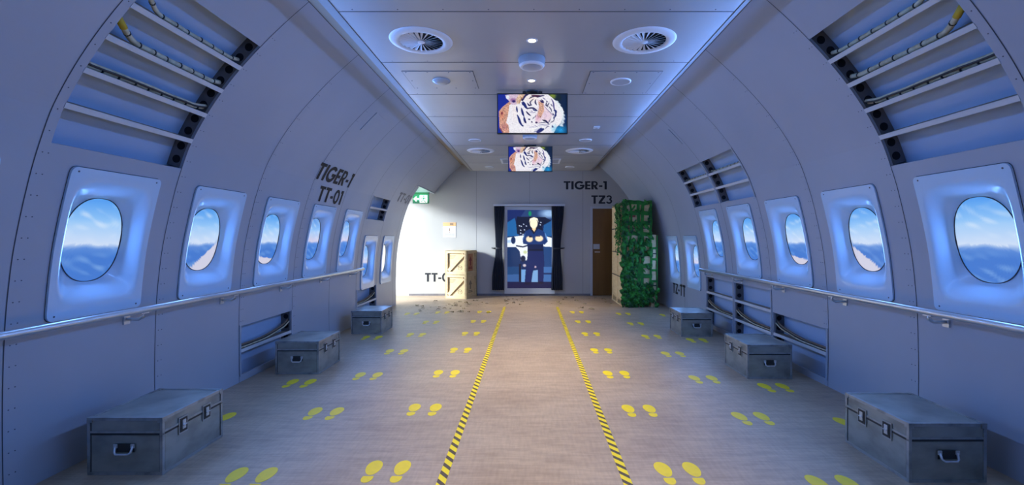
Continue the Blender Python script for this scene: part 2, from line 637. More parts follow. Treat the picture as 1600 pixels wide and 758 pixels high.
cr = nt.nodes.new('ShaderNodeValToRGB')
cr.color_ramp.elements[0].color = (0.38, 0.275, 0.185, 1)
cr.color_ramp.elements[1].color = (0.48, 0.365, 0.25, 1)
cr.color_ramp.elements[0].position = 0.3
cr.color_ramp.elements[1].position = 0.7
nt.links.new(nznode((1.6, 2.2, 1), 6, 0.6).outputs['Fac'], cr.inputs['Fac'])
outc = cr.outputs['Color']
for scl, det, lo in (((7, 60, 1), 3, 0.93), ((50, 8, 1), 3, 0.95), ((3, 18, 1), 5, 0.90)):
    r2 = nt.nodes.new('ShaderNodeValToRGB')
    r2.color_ramp.elements[0].color = (lo, lo, lo, 1)
    r2.color_ramp.elements[1].color = (1.05, 1.05, 1.05, 1)
    r2.color_ramp.elements[0].position = 0.38
    r2.color_ramp.elements[1].position = 0.6
    nt.links.new(nznode(scl, det).outputs['Fac'], r2.inputs['Fac'])
    outc = mixc(outc, r2.outputs['Color'], 1.0)
nt.links.new(outc, b.inputs['Base Color'])
bp = nt.nodes.new('ShaderNodeBump')
bp.inputs['Strength'].default_value = 0.12
bp.inputs['Distance'].default_value = 0.01
nt.links.new(nznode((30, 60, 1), 3).outputs['Fac'], bp.inputs['Height'])
nt.links.new(bp.outputs['Normal'], b.inputs['Normal'])
mb = MB()
mb.box(-3.4, 3.2, Y0 - 0.1, YW + 0.1, -0.1, 0)
tag(mb.build('floor', fm), kind='structure')
mb = MB()
mb.box(-7.0, -3.401, YD - 3, YW + 0.1, -0.12, -0.01)
tag(mb.build('ground', mat('pale_paving', (0.55, 0.55, 0.55), 0.8)), 'pale paving outside the side doorway', kind='structure')

# ceiling
ceil = thing('ceiling', 'flat grey panelled ceiling with recessed fittings', None, kind='structure')
ZC = 2.995
CX0, CX1 = -1.43, 1.49
VENTS = [(-0.885, 3.66), (0.935, 3.66), (-0.90, 8.26), (0.915, 8.26)]
mb = MB()
mb.box(CX0 + 0.07, CX1 - 0.035, Y0, YW, ZC, ZC + 0.03)
mb.build('ceiling_panel', M['ceil'], ceil)
for x0, x1 in ((CX0, CX0 + 0.066), (CX1 - 0.031, CX1)):
    mb = MB()
    mb.box(x0, x1, Y0, YW, ZC - 0.004, ZC + 0.03)
    mb.build('edge_trim', M['trim'], ceil)
mb = MB()
for y in [3.185 - 0.918 * 5 + 0.918 * k for k in range(13)]:
    if Y0 < y < YW:
        mb.box(CX0 + 0.07, CX1 - 0.035, y - 0.004, y + 0.004, ZC - 0.0012, ZC)
mb.build('panel_seam', M['joint'], ceil)
mb = MB()
for y in [3.185 - 0.918 * 2 + 0.918 * k for k in range(7)]:
    for i in range(-4, 5):
        for d in (-0.03,):
            mb.lathe([(0.0, -0.002), (0.004, -0.002), (0.005, 0)], (0.03 + i * 0.32, y + d, ZC), 8)
mb.build('rivet', M['rivet'], ceil)
mb = MB()
mb.box(-2.2, 2.2, Y0, YW, ZTOP + 0.005, ZTOP + 0.06)
tag(mb.build('roof', M['cove']), kind='structure')
mb = MB()
mb.box(-3.7, -1.7, YD - 0.2, YW, ZTOP + 0.06, ZTOP + 0.12)

# inspection hatches in the ceiling
for x0, x1, y0, y1, side in ((-1.23, -0.55, 4.32, 4.82, 'screwed-down'), (0.59, 1.28, 4.32, 4.98, 'plain')):
    h = thing('ceiling_hatch', 'rectangular flush hatch around a small round speaker, %s, beside first television' % side, 'hatch', (0, 0, 0), group='ceiling hatches')
    mb = MB()
    mb.box(x0, x1, y0, y1, ZC - 0.005, ZC)
    mb.build('cover', M['ceil'], h)
    mb = MB()
    for (a0, a1, b0, b1) in ((x0 - .005, x1 + .005, y0 - .006, y0 - .0005), (x0 - .005, x1 + .005, y1 + .0005, y1 + .006), (x0 - .006, x0 - .0005, y0, y1), (x1 + .0005, x1 + .006, y0, y1)):
        mb.box(a0, a1, b0, b1, ZC - 0.0022, ZC)
    mb.build('edge_gap', mat('gap_grey', (0.12, 0.12, 0.13), 0.8), h)
    pts = [(x0 + .03 + (x1 - x0 - .06) * i / 3, y) for i in range(4) for y in (y0 + .025, y1 - .025)] + [(x0 + .03, (y0 + y1) / 2), (x1 - .03, (y0 + y1) / 2)]
    for x, y in pts:
        mb = MB()
        mb.lathe([(0.0, -0.0075), (0.0055, -0.0075), (0.007, -0.005)], (x, y, ZC), 8)
        mb.build('screw', M['rivet'], h)

# ------------------------------------------------------------------ windows


def sky_col(u, v, wing, rnd, warm):
    """u -1..1 across, v -1..1 upward"""
    n = (math.sin(u * 3.1 + rnd * 3 + v * 11 + 1.5 * math.sin(u * 4 + v * 3)) + math.sin(u * 2.7 - v * 17 + rnd * 7) + math.sin(u * 5.3 + v * 25 + rnd + math.sin(u * 6)) + math.sin(u * 9 + v * 19 + rnd * 2)) / 4
    hz = -0.13 + 0.022 * math.sin(u * 3.4 + rnd) + 0.010 * math.sin(u * 9 + rnd)

    def mixv(a, b, t):
        t = max(0, min(1, t))
        return tuple(a[i] + (b[i] - a[i]) * t for i in range(3))
    top, midc, wh = (70, 148, 235), (150, 198, 245), (205, 220, 244)
    if warm:
        wh = (214, 205, 226)
        top = (84, 140, 222)
    if v > hz:
        t = (v - hz) / (1 - hz)
        c = mixv(wh, midc, t * 1.9)
        c = mixv(c, top, (t - 0.45) * 1.7)
        c = mixv(c, (225, 235, 250), max(0, n - 0.1) * 0.8 * (1 - abs(t - 0.6)))
    else:
        t = (hz - v) / (1 + hz)
        c = mixv((96, 144, 216), (62, 118, 205), t * 3)
        c = mixv(c, (150, 188, 232), max(0, n) * 0.8 * (0.2 + t))
        if t < 0.10:
            c = mixv(wh, c, 0.25 + 0.75 * t / 0.10)
    if wing:
        # wing seen lower in the picture
        if wing == 1 and v < -0.65 + 0.55 * u:
            c = (205, 205, 225)
        if wing == 2 and v < -0.74 - 0.1 * u:
            c = (208, 205, 222)
        if wing == 3 and v < -0.67 - 0.47 * u:
            c = (205, 205, 225)
    return c


WW, WH = 0.195, 0.26


def oval(t, w=WW, h=WH):
    e = 2 / 2.25
    c, s_ = math.cos(t), math.sin(t)
    return (math.copysign(abs(c) ** e, c) * w, math.copysign(abs(s_) ** e, s_) * h)


WIN_LABEL_L = ['beyond the frame edge', 'nearest the camera', 'second along, with the aircraft wing', 'third along', 'fourth along', 'fifth along at rail end', 'sixth, set lower', 'seventh, set lower and glaring white']
for wi, (s, k, yc, zc, low) in enumerate(WIN):
    w = thing('window_%d' % (wi + 1), 'oval cabin window in a pale blue moulded panel', None, kind='structure')
    NR, NA = 16, 72
    vs, fs = [], []
    hw, hh, rc = 0.31, 0.44, 0.035

    def rect_pt(t):
        c, s_ = math.cos(t), math.sin(t)
        # rounded rectangle by ray casting
        a = abs(c) / hw
        bq = abs(s_) / hh
        r = 1 / max(a, bq)
        x, z = c * r, s_ * r
        dx, dz = abs(x) - (hw - rc), abs(z) - (hh - rc)
        if dx > 0 and dz > 0:
            l = math.hypot(dx, dz)
            q = rc / l
            x = math.copysign(hw - rc + dx * q, x)
            z = math.copysign(hh - rc + dz * q, z)
        return x, z
    ths = []
    for j in range(NA):
        t = 2 * PI * j / NA
        ths.append(t)
    corner = math.atan2(hh, hw)
    for base in (corner, PI - corner, PI + corner, 2 * PI - corner):
        ths += [base, base - 0.05, base + 0.05, base - 0.025, base + 0.025]
    ths = sorted(set(round(t % (2 * PI), 5) for t in ths))
    NA2 = len(ths)

    def ssm(t):
        t = max(0, min(1, t))
        return t * t * (3 - 2 * t)
    for i in range(NR + 1):
        r = i / NR
        for t in ths:
            x0, z0 = rect_pt(t)
            z0 *= 1.045 if z0 < 0 else 1.0
            tt = math.atan2(math.sin(t) * WW, math.cos(t) * WH)
            # oval point along the same ray
            c_, s__ = math.cos(t), math.sin(t)
            ro = (abs(c_ / WW) ** 2.25 + abs(s__ / WH) ** 2.25) ** (-1 / 2.25)
            x1, z1 = c_ * ro, s__ * ro
            u = x1 + (x0 - x1) * r
            v = z1 + (z0 - z1) * r
            # bowl shape: inner rounded rectangle smaller than panel
            q = max(abs(u) / (hw - 0.03), abs(v) / (hh - 0.055))
            qq = (abs(u / (hw - 0.03)) ** 6 + abs(v / (hh - 0.055)) ** 6) ** (1 / 6)
            depth = -0.086 * (1 - ssm((qq - 0.60) / 0.40)) + 0.014
            if r < 0.12:
                depth -= 0.012 * (1 - r / 0.12)
            vs.append(surf(s, yc + u, zc + v, depth))
    for i in range(NR):
        for j in range(NA2):
            j2 = (j + 1) % NA2
            fs.append((i * NA2 + j, i * NA2 + j2, (i + 1) * NA2 + j2, (i + 1) * NA2 + j))
    # rim return to the wall
    n0 = len(vs)
    for t in ths:
        x0, z0 = rect_pt(t)
        z0 *= 1.045 if z0 < 0 else 1.0
        vs.append(surf(s, yc + x0, zc + z0, 0.0))
    for j in range(NA2):
        j2 = (j + 1) % NA2
        fs.append((NR * NA2 + j, NR * NA2 + j2, n0 + j2, n0 + j))
    mb = MB()
    mb.add(vs, fs, 0, True)
    o = mb.build('surround_panel', M['panelplastic'], w)
    md = o.modifiers.new('edge', 'EDGE_SPLIT')
    md.split_angle = math.radians(50)
    # dark strip painting the shadow behind the panel edge
    mb = MB()
    g = 0.003
    A = [surf(s, yc + rect_pt(t)[0] * (1 + g / 0.31), zc + rect_pt(t)[1] * (1 + g / 0.44) * (1.045 if rect_pt(t)[1] < 0 else 1), 0.0015) for t in ths]
    B = [surf(s, yc + rect_pt(t)[0] * 0.985, zc + rect_pt(t)[1] * 0.985, 0.0015) for t in ths]
    mb.add(A + B, [(j, (j + 1) % NA2, NA2 + (j + 1) % NA2, NA2 + j) for j in range(NA2)])
    mb.build('seal', M['joint'], w)
    # picture behind the oval
    gx, gz = 30, 40
    mb = MB()
    ring = []
    vs, fs, cols = [], [], []
    rnd = (wi * 37 % 11) * 0.7
    wl = lamp('window_light', 'AREA', tuple(surf(s, yc, zc, -0.045)), (0, 0, 0), 4.6, (0.16, 0.38, 1.0), shape='ELLIPSE', size=0.36, size_y=0.48)  # unseen lamp added in the bowl to boost the pane's blue glow
    aim(wl, (-s, 0, nrm(zc)[1]))
    wing = {1: 3 if s > 0 else 1, 2: 2}.get(k, 0)
    white = (s < 0 and k == 6)  # flat glowing white stands in for daylight seen through this pane
    warm = s < 0 and k >= 3 or s > 0 and k == 5
    NRR, NAA = 22, 64
    for i in range(NRR + 1):
        for j in range(NAA):
            t = 2 * PI * j / NAA
            x, z = oval(t)
            u, v = x * i / NRR, z * i / NRR
            vs.append(surf(s, yc + u, zc + v, -0.082))
            uu = -s * (u / WW)
            c = (250, 250, 252) if white else sky_col(uu, v / WH, wing, rnd, warm)
            cols.append(lin(c))
    for i in range(NRR):
        for j in range(NAA):
            j2 = (j + 1) % NAA
            if i == 0:
                fs.append((0, NAA + j, NAA + j2))
            else:
                fs.append((i * NAA + j, i * NAA + j2, (i + 1) * NAA + j2, (i + 1) * NAA + j))
    me = bpy.data.meshes.new('pane')
    me.from_pydata(vs, [], fs)
    me.materials.append(M['window_picture'])
    ca = me.color_attributes.new('picture', 'FLOAT_COLOR', 'POINT')
    ca.data.foreach_set('color', [q for c in cols for q in c])
    o = bpy.data.objects.new('pane', me)
    C.objects.link(o)
    o.parent = w
    # thin dark rim
    mb = MB()
    pts = [surf(s, yc + oval(2 * PI * j / 60)[0] * 1.0, zc + oval(2 * PI * j / 60)[1] * 1.0, -0.078) for j in range(61)]
    mb.tube(pts, 0.0032, 6, caps=False)
    mb.build('rim', M['joint'], w)
    mb = MB()
    for u, v in ((-0.27, 0.415), (0.27, 0.415), (-0.27, -0.432), (0.27, -0.432)):
        p = surf(s, yc + u, zc + v, 0.012)
        nx, nz = nrm(zc + v)
        R = Matrix.Translation(p) @ Vector((s * nx, 0, nz)).to_track_quat('Z', 'Y').to_matrix().to_4x4()
        mb.prism([(0.006 * math.cos(a * PI / 4), 0.006 * math.sin(a * PI / 4)) for a in range(8)], 0.003, 0, R)
    mb.build('screw', M['rivet'], w)

# ------------------------------------------------------------------ handrails
for s in (-1, 1):
    XR, ZR = 2.655, 0.892
    yend = 7.16 if s < 0 else 6.98
    h = thing('handrail', 'long galvanised tube handrail along the %s wall' % ('doorway-side' if s < 0 else 'cargo-side'), 'handrail', group='wall handrails')
    mb = MB()
    mb.tube([(s * XR, Y0 + 0.3, ZR), (s * XR, 1, ZR), (s * XR, 3, ZR), (s * XR, 5, ZR), (s * XR, yend, ZR)], 0.0215, 20)
    mb.build('rail_tube', M['steel'], h)
    mb = MB()
    for y in ((-1.0, 2.12 if s < 0 else 2.04)):
        pass
    mb = MB()
    y = 1.15
    while y < yend - 0.1:
        b0 = MB()
        yy = y + (0.02 if s < 0 else -0.08)
        xw = px(ZR - 0.05)
        b0.tube([(s * XR, yy, ZR - 0.018), (s * XR, yy, ZR - 0.048), (s * (XR + 0.03), yy, ZR - 0.066), (s * (xw - 0.004), yy, ZR - 0.066)], 0.011, 10)
        b0.box(min(s * (xw - 0.008), s * (xw + 0.001)), max(s * (xw - 0.008), s * (xw + 0.001)), yy - 0.024, yy + 0.024, ZR - 0.10, ZR - 0.035)
        b0.box(s * XR - 0.015, s * XR + 0.015, yy - 0.03, yy + 0.03, ZR - 0.026, ZR - 0.019)
        b0.build('bracket', M['steel'], h)
        y += 0.955

# ------------------------------------------------------------------ cables lying on the stringers
random.seed(7)


def cable(s, y0, y1, z, label, style, rise=None, bump_=0.0, r=0.014):
    """z: stringer height; bundle lies against the web, just above the stringer"""
    t = thing('cable_bundle', label, 'cables', (0, 0, 0), group='cable bundles in the open frame bays')
    n = 26
    nx, nz = nrm(z)
    tt = Vector((s * nz, 0, -nx))
    if tt.z < 0:
        tt = -tt
    nn = Vector((s * nx, 0, nz))
    base = surf(s, 0, z, 0.0)
    strands = {'white': [('cable_w', 0, 0, r)], 'loose': [('cable_w', -.007, 0, .014), ('cable_w', .012, .006, .013), ('cable_d', .014, .018, .007), ('cable_b', .010, -.010, .009)],
               'dark': [('cable_d', 0, 0, .012), ('cable_b', .020, .010, .010), ('cable_d', -.012, .016, .011), ('cable_w', .008, .028, .007), ('cable_b', .004, -.016, .010)]}[style]
    for mname, du, dv, rr in strands:
        pts = []
        for i in range(n + 1):
            f = i / n
            y = y0 + (y1 - y0) * f
            w = 0.004 * math.sin(f * 11 + du * 300) + 0.003 * math.sin(f * 23 + dv * 500)
            up = 0.003 + rr + max(0, du) * 1.4 + w * 0.5 + 0.004
            if rise and f < 0.22:
                up += rise * ((0.22 - f) / 0.22) ** 1.6
            if style == 'dark':
                up += 0.075 * max(0, (f - .4) / .6) ** 1.5
            if f > 0.9:
                up += 0.02 * (f - 0.9) / 0.1
            pts.append(base + tt * up + nn * (-0.050 + dv + w) + Vector((0, y, 0)))
        mb = MB()
        mb.tube(pts, rr, 8)
        mb.build('cable', M[mname], t)
        if style == 'white' or du == -.007:
            for i in range(3, n - 1, 3):
                p, q = pts[i], pts[i + 1]
                m2 = MB()
                d = (q - p).normalized()
                m2.tube([p - d * 0.004, p + d * 0.006 + Vector((0, 0, 0.002))], rr + 0.002 + (0.004 if style == 'loose' else 0), 8)
                m2.build('cable_tie', M['black'], t)
    if rise:
        m2 = MB()
        p, q = pts[0], pts[2]
        m2.tube([pts[0], pts[1], pts[2]], strands[0][3] + 0.0025, 8)
        m2.build('yellow_sleeve', M['cable_y'], t)['label'] = 'yellow sleeve at the raised end'
    return t


sn = {-1: 'doorway-side', 1: 'cargo-side'}
for s in (-1, 1):
    y0, y1, z0, z1, zs = OPEN[s][0]
    order = ['second', 'third', 'topmost']
    cable(s, y0 + 0.02, y1 - 0.002, zs[1], 'untidy bundle of pale cables on lowest loaded stringer of big %s upper opening' % sn[s], 'loose')
    cable(s, y0 + 0.02, y1 - 0.002, zs[2], 'white sleeved cable with yellow end, middle shelf of big %s upper opening' % sn[s], 'white', rise=0.10, r=0.017)
    cable(s, y0 + 0.02, y1 - 0.002, zs[3], 'thin white sleeved cable on topmost stringer of big %s upper opening' % sn[s], 'white', rise=0.12, r=0.014)
lowlab = {(-1, 0): 'dark cables in low wall opening behind second case from the camera, doorway side',
          (-1, 1): 'dark cables in low wall opening behind farthest case, doorway side',
          (1, 0): 'dark cables in short low opening behind the middle cargo-side case',
          (1, 1): 'dark cables on lower shelf of tall opening between two cargo-side cases',
          (1, 2): 'dark cables on lower shelf of tall opening behind farthest cargo-side case'}
for s in (-1, 1):
    i = 0
    for (y0, y1, z0, z1, zs) in OPEN[s]:
        if z0 < 0.2:
            cable(s, y0 + 0.015, y1 - 0.002, zs[0], lowlab[(s, i)], 'dark')
            i += 1
for (y0, y1, z0, z1, zs), wd in zip([q for q in OPEN[1] if 1.5 < q[2] and q[3] - q[2] < 0.8], ('near', 'far')):
    cable(1, y0 + 0.015, y1 - 0.002, zs[1], 'pale cable on upper stringer of small cargo-side opening above windows, %s bay' % wd, 'white', r=0.009)

# ------------------------------------------------------------------ small hatches high on the hull
for s, y0, y1, z0, z1 in ((-1, 5.50, 5.93, CAM_H + 1.33, CAM_H + 1.54), (1, 6.18, 6.60, CAM_H + 1.30, CAM_H + 1.50)):
    mb = MB()
    n = 5
    for i in range(n):
        a, b_ = z0 + (z1 - z0) * i / n, z0 + (z1 - z0) * (i + 1) / n
        mb.add([surf(s, y0, a, 0.008), surf(s, y1, a, 0.008), surf(s, y1, b_, 0.008), surf(s, y0, b_, 0.008), surf(s, y0, a, 0), surf(s, y1, a, 0), surf(s, y1, b_, 0), surf(s, y0, b_, 0)],
               [(0, 1, 2, 3), (0, 4, 5, 1), (1, 5, 6, 2), (2, 6, 7, 3), (3, 7, 4, 0)])
    o = mb.build('access_cover', M['skin'], wall[s])
    o['label'] = 'small raised rectangular cover near the ceiling'

# ------------------------------------------------------------------ lettering


def arc(cx, cz, rx, rz, a0, a1, w, n=14):
    out = []
    for i in range(n):
        t0, t1 = math.radians(a0 + (a1 - a0) * i / n), math.radians(a0 + (a1 - a0) * (i + 1) / n)
        out.append([(cx + (rx - w) * math.cos(t0), cz + (rz - w) * math.sin(t0)), (cx + rx * math.cos(t0), cz + rz * math.sin(t0)),
                    (cx + rx * math.cos(t1), cz + rz * math.sin(t1)), (cx + (rx - w) * math.cos(t1), cz + (rz - w) * math.sin(t1))])
    return out


def bar(x0, z0, x1, z1):
    return [[(x0, z0), (x1, z0), (x1, z1), (x0, z1)]]


def vbar(x0, x1, z0, z1, n=5):
    return [[(x0, z0 + (z1 - z0) * i / n), (x1, z0 + (z1 - z0) * i / n), (x1, z0 + (z1 - z0) * (i + 1) / n), (x0, z0 + (z1 - z0) * (i + 1) / n)] for i in range(n)]


def slant(xa, za, xb, zb, w, n=5):
    out = []
    for i in range(n):
        f0, f1 = i / n, (i + 1) / n
        out.append([(xa + (xb - xa) * f0, za + (zb - za) * f0), (xa + w + (xb - xa) * f0, za + (zb - za) * f0),
                    (xa + w + (xb - xa) * f1, za + (zb - za) * f1), (xa + (xb - xa) * f1, za + (zb - za) * f1)])
    return out


T_ = 0.235
GL = {
    'T': (0.70, vbar(0.23, 0.47, 0, 0.81) + bar(0, 0.81, 0.70, 1)),
    'I': (0.24, vbar(0, 0.24, 0, 1)),
    'G': (1.00, arc(0.52, 0.5, 0.52, 0.52, 42, 345, 0.225, 22) + bar(0.56, 0.38, 1.03, 0.57) + bar(0.80, 0.30, 1.02, 0.42)),
    'E': (0.56, vbar(0, T_, 0, 1) + bar(T_, 0.81, 0.56, 1) + bar(T_, 0.405, 0.54, 0.595) + bar(T_, 0, 0.56, 0.19)),
    'R': (0.70, vbar(0, T_, 0, 1) + bar(T_, 0.83, 0.38, 1) + bar(T_, 0.37, 0.38, 0.54) + arc(0.35, 0.685, 0.315, 0.315, -90, 90, 0.175, 12) + slant(0.44, 0, 0.22, 0.42, 0.27)),
    '-': (0.36, bar(0, 0.31, 0.36, 0.49)),
    '1': (0.36, vbar(0.13, 0.36, 0, 1) + slant(0.0, 0.80, 0.0, 1.0, 0.14, 1)),
    '0': (0.76, arc(0.38, 0.5, 0.38, 0.515, 0, 360, 0.21, 26)),
    'Z': (0.72, bar(0, 0.81, 0.72, 1) + bar(0, 0, 0.72, 0.19) + slant(0.0, 0.19, 0.41, 0.81, 0.31)),
    '3': (0.66, arc(0.32, 0.73, 0.30, 0.285, -80, 165, 0.175, 16) + arc(0.32, 0.295, 0.34, 0.31, -165, 85, 0.19, 18)),
}


def lettering(text, place, material, label, gap=0.085, cat='lettering'):
    """place(a, h): a advance in letter heights, h 0..1 -> world point"""
    x = 0.0
    tot = sum(GL[c][0] for c in text) + gap * (len(text) - 1)
    t = thing('painted_lettering', label, cat, place(0, 0))
    org = Vector(t.location)
    for c in text:
        w, polys = GL[c]
        mb = MB()
        for p in polys:
            mb.face([place((x + q[0]) / tot, q[1]) - org for q in p])
        x += w + gap
        mb.build({'-': 'hyphen', '0': 'digit', '1': 'digit', '3': 'digit'}.get(c, 'letter'), material, t, fixn=False)
    return t


def onwall(x0, x1, z0, h):
    return lambda a, b_: Vector((x0 + (x1 - x0) * a, YW - 0.002, z0 + h * b_))


def onhull(s, ya, yb, z0, z1, lean=0.0):
    return lambda a, b_: surf(s, ya + (yb - ya) * a + lean * (b_), z0 + (z1 - z0) * b_, 0.003)


lettering('TIGER-1', onwall(0.82, 1.855, 2.553, 0.198), M['letter'], 'black TIGER-1 painted on the bulkhead above the curtained screen')
lettering('TZ3', onwall(1.485, 1.985, 2.21, 0.20), M['letter'], 'black TZ3 painted on the bulkhead over the brown door')
lettering('TT-01', onwall(-2.515, -1.86, 0.335, 0.21), M['letter'], 'dark TT-0 painted low on the bulkhead, partly hidden by crates')
lettering('TIGER-1', onhull(-1, 5.22, 6.22, CAM_H + .70, CAM_H + .885), M['letter'], 'black TIGER-1 painted on curved hull above the third and fourth windows')
lettering('TT-01', onhull(-1, 5.46, 6.14, CAM_H + .455, CAM_H + .64), M['letter'], 'black TT-01 painted on curved hull beneath the word TIGER-1')
lettering('TT-01', onhull(-1, 8.45, 9.25, CAM_H + .70, CAM_H + .87), M['letter_grey'], 'faint grey TT-01 on the hull beside the green exit sign')
lettering('TZ-TT', onhull(1, 8.70, 8.0, 0.325, 0.535), M['letter'], 'black TZ-TT painted low on hull behind farthest cargo-side case')

# ------------------------------------------------------------------ flight cases


def make_case():
    W, D, H = 0.44, 0.51, 0.335
    LZ = 0.245
    t = thing('flight_case', 'x', 'case')
    mb = MB()
    mb.box(-W / 2 + .004, W / 2 - .004, .004, D - .004, 0.004, LZ - 0.003)
    mb.build('body', M['alu'], t)
    mb = MB()
    mb.box(-W / 2 + .004, W / 2 - .004, .004, D - .004, LZ + 0.001, H - 0.004)
    mb.build('lid', M['alu'], t)
    e = 0.017
    for z0, z1, nm in ((0, e, 'base_edging'), (LZ - 0.012, LZ - .001, 'body_rim'), (LZ, LZ + 0.012, 'lid_rim'), (H - e, H, 'lid_edging')):
        mb = MB()
        mb.box(-W / 2, W / 2, 0, .006, z0, z1)
        mb.box(-W / 2, W / 2, D - .006, D, z0, z1)
        mb.box(-W / 2, -W / 2 + .006, 0.006, D - .006, z0, z1)
        mb.box(W / 2 - .006, W / 2, 0.006, D - .006, z0, z1)
        if nm == 'lid_edging':
            for (x0, x1, y0, y1) in ((-W / 2, W / 2, 0, e), (-W / 2, W / 2, D - e, D), (-W / 2, -W / 2 + e, e, D - e), (W / 2 - e, W / 2, e, D - e)):
                mb.box(x0, x1, y0, y1, H - .004, H - 0.0005)
        mb.build(nm, M['alu_edge'] if nm != 'body_rim' else M['alu_dark'], t)
    gz = ((e, LZ - .012), (LZ + .012, H - e))
    for (x0, x1) in ((-W / 2 + e, -W / 2 + e + .004), (W / 2 - e - .004, W / 2 - e)):
        for za, zb in gz:
            mb = MB()
            mb.box(x0, x1, .002, .004, za, zb)
            mb.build('edge_groove', M['alu_dark'], t)
    for (y0, y1) in ((e, e + .004), (D - e - .004, D - e)):
        for za, zb in gz:
            mb = MB()
            mb.box(W / 2 - .004, W / 2 - .002, y0, y1, za, zb)
            mb.build('edge_groove', M['alu_dark'], t)
    for sx in (-1, 1):
        for y0, y1 in ((0, e), (D - e, D)):
            mb = MB()
            xo = sx * W / 2
            mb.box(min(xo, xo - sx * e), max(xo, xo - sx * e), y0 - (0.001 if y0 == 0 else 0), y1 + (0.001 if y0 else 0), 0.001, H - 0.001)
            mb.build('corner_edging', M['alu_edge'], t)
            mb = MB()
            mb.box(min(xo + sx * .0015, xo - sx * .028), max(xo + sx * .0015, xo - sx * .028), y0 - .0025 if y0 == 0 else D - .028, .028 if y0 == 0 else D + .0025, H - .028, H + .0012)
            mb.build('corner_cap', M['alu_edge'], t)
    # latches on the aisle side (+x)
    for y in (0.155, 0.355):
        mb = MB()
        x = W / 2
        mb.box(x, x + .003, y - .036, y + .036, LZ - .062, LZ + .040)
        l = mb.build('latch', M['alu_edge'], t)
        mb = MB()
        mb.box(x + .003, x + .005, y - .029, y + .029, LZ - .052, LZ + .031)
        mb.build('recess', M['alu_dark'], l)
        mb = MB()
        mb.box(x + .005, x + .010, y - .014, y + .014, LZ - .036, LZ + .020, bev=.002)
        mb.tube([(x + .010, y - .016, LZ - .01), (x + .014, y, LZ - .01), (x + .010, y + .016, LZ - .01)], .004, 8)
        mb.build('catch', M['steel'], l)
    # drop handles on both ends
    for y, d in ((0, -1), (D, 1)):
        mb = MB()
        zc = 0.155
        ya, yb = (y + d * .003, y)
        mb.box(-.056, .056, min(ya, yb), max(ya, yb), zc - .020, zc + .030)
        hd = mb.build('handle', M['alu_dark'], t)
        mb = MB()
        pts = [(-.05, y + d * .006, zc + .018), (-.047, y + d * .016, zc - .016), (-.034, y + d * .022, zc - .026), (.034, y + d * .022, zc - .026), (.047, y + d * .016, zc - .016), (.05, y + d * .006, zc + .018)]
        mb.tube(pts, .0065, 8)
        mb.build('grip', M['steel'], hd)
        mb = MB()
        for sx in (-1, 1):
            mb.box(sx * .05 - .012, sx * .05 + .012, min(y + d * .003, y + d * .010), max(y + d * .003, y + d * .010), zc + .006, zc + .030, bev=.002)
        mb.build('lug', M['steel'], hd)
    return t


case = make_case()
gl = 'aluminium cases standing along the walls'
cases = [(-2.362, 2.615, 'dented silver aluminium case on floor by doorway-side wall, nearest the camera'),
         (-2.362, 4.55, 'silver aluminium case by doorway-side wall, middle of the three on that side'),
         (-2.352, 6.455, 'silver aluminium case by doorway-side wall, last before the white doorway'),
         (2.365, 2.534, 'dented silver aluminium case on floor by cargo-side wall, nearest the camera'),
         (2.362, 4.407, 'silver aluminium case by cargo-side wall, middle of the three on that side'),
         (2.347, 6.287, 'silver aluminium case by cargo-side wall, last before the netted crates')]
for i, (x, y, lb) in enumerate(cases):
    c = case if i == 0 else dup(case)
    c['group'] = gl
    c['label'] = lb
    if x < 0:
        c.location = (x, y, 0)
    else:
        # turned about so the latches face the aisle
        c.location = (x, y + 0.51, 0)
        c.rotation_euler = (0, 0, PI)

# ------------------------------------------------------------------ floor tapes
tm = bpy.data.materials.new('hazard_tape')
tm.use_nodes = True
nt = tm.node_tree
b = nt.nodes['Principled BSDF']
b.inputs['Roughness'].default_value = 0.5
tc = nt.nodes.new('ShaderNodeTexCoord')
sx = nt.nodes.new('ShaderNodeSeparateXYZ')
nt.links.new(tc.outputs['Object'], sx.inputs[0])
a1 = nt.nodes.new('ShaderNodeMath')
a1.operation = 'MULTIPLY_ADD'
a1.inputs[1].default_value = 1.15
nt.links.new(sx.outputs['X'], a1.inputs[0])
nt.links.new(sx.outputs['Y'], a1.inputs[2])
a2 = nt.nodes.new('ShaderNodeMath')
a2.operation = 'DIVIDE'
a2.inputs[1].default_value = 0.093
nt.links.new(a1.outputs[0], a2.inputs[0])
a3 = nt.nodes.new('ShaderNodeMath')
a3.operation = 'FRACT'
nt.links.new(a2.outputs[0], a3.inputs[0])
a4 = nt.nodes.new('ShaderNodeMath')
a4.operation = 'GREATER_THAN'
a4.inputs[1].default_value = 0.42
nt.links.new(a3.outputs[0], a4.inputs[0])
mx = nt.nodes.new('ShaderNodeMix')
mx.data_type = 'RGBA'
mx.inputs[6].default_value = (0.10, 0.065, 0.035, 1)
mx.inputs[7].default_value = (0.90, 0.70, 0.015, 1)
nt.links.new(a4.outputs[0], mx.inputs[0])
nt.links.new(mx.outputs[2], b.inputs['Base Color'])
for x, lb in ((-0.501, 'yellow and black striped floor tape on the doorway side of the aisle'), (0.554, 'yellow and black striped floor tape on the cargo side of the aisle')):
    mb = MB()
    mb.box(-0.026, 0.026, 0, 7.7, 0, 0.0012)
    o = mb.build('hazard_tape', tm, loc=(x, 1.3, 0))
    tag(o, lb, 'tape', 'striped floor tapes')

# ------------------------------------------------------------------ footprint stickers


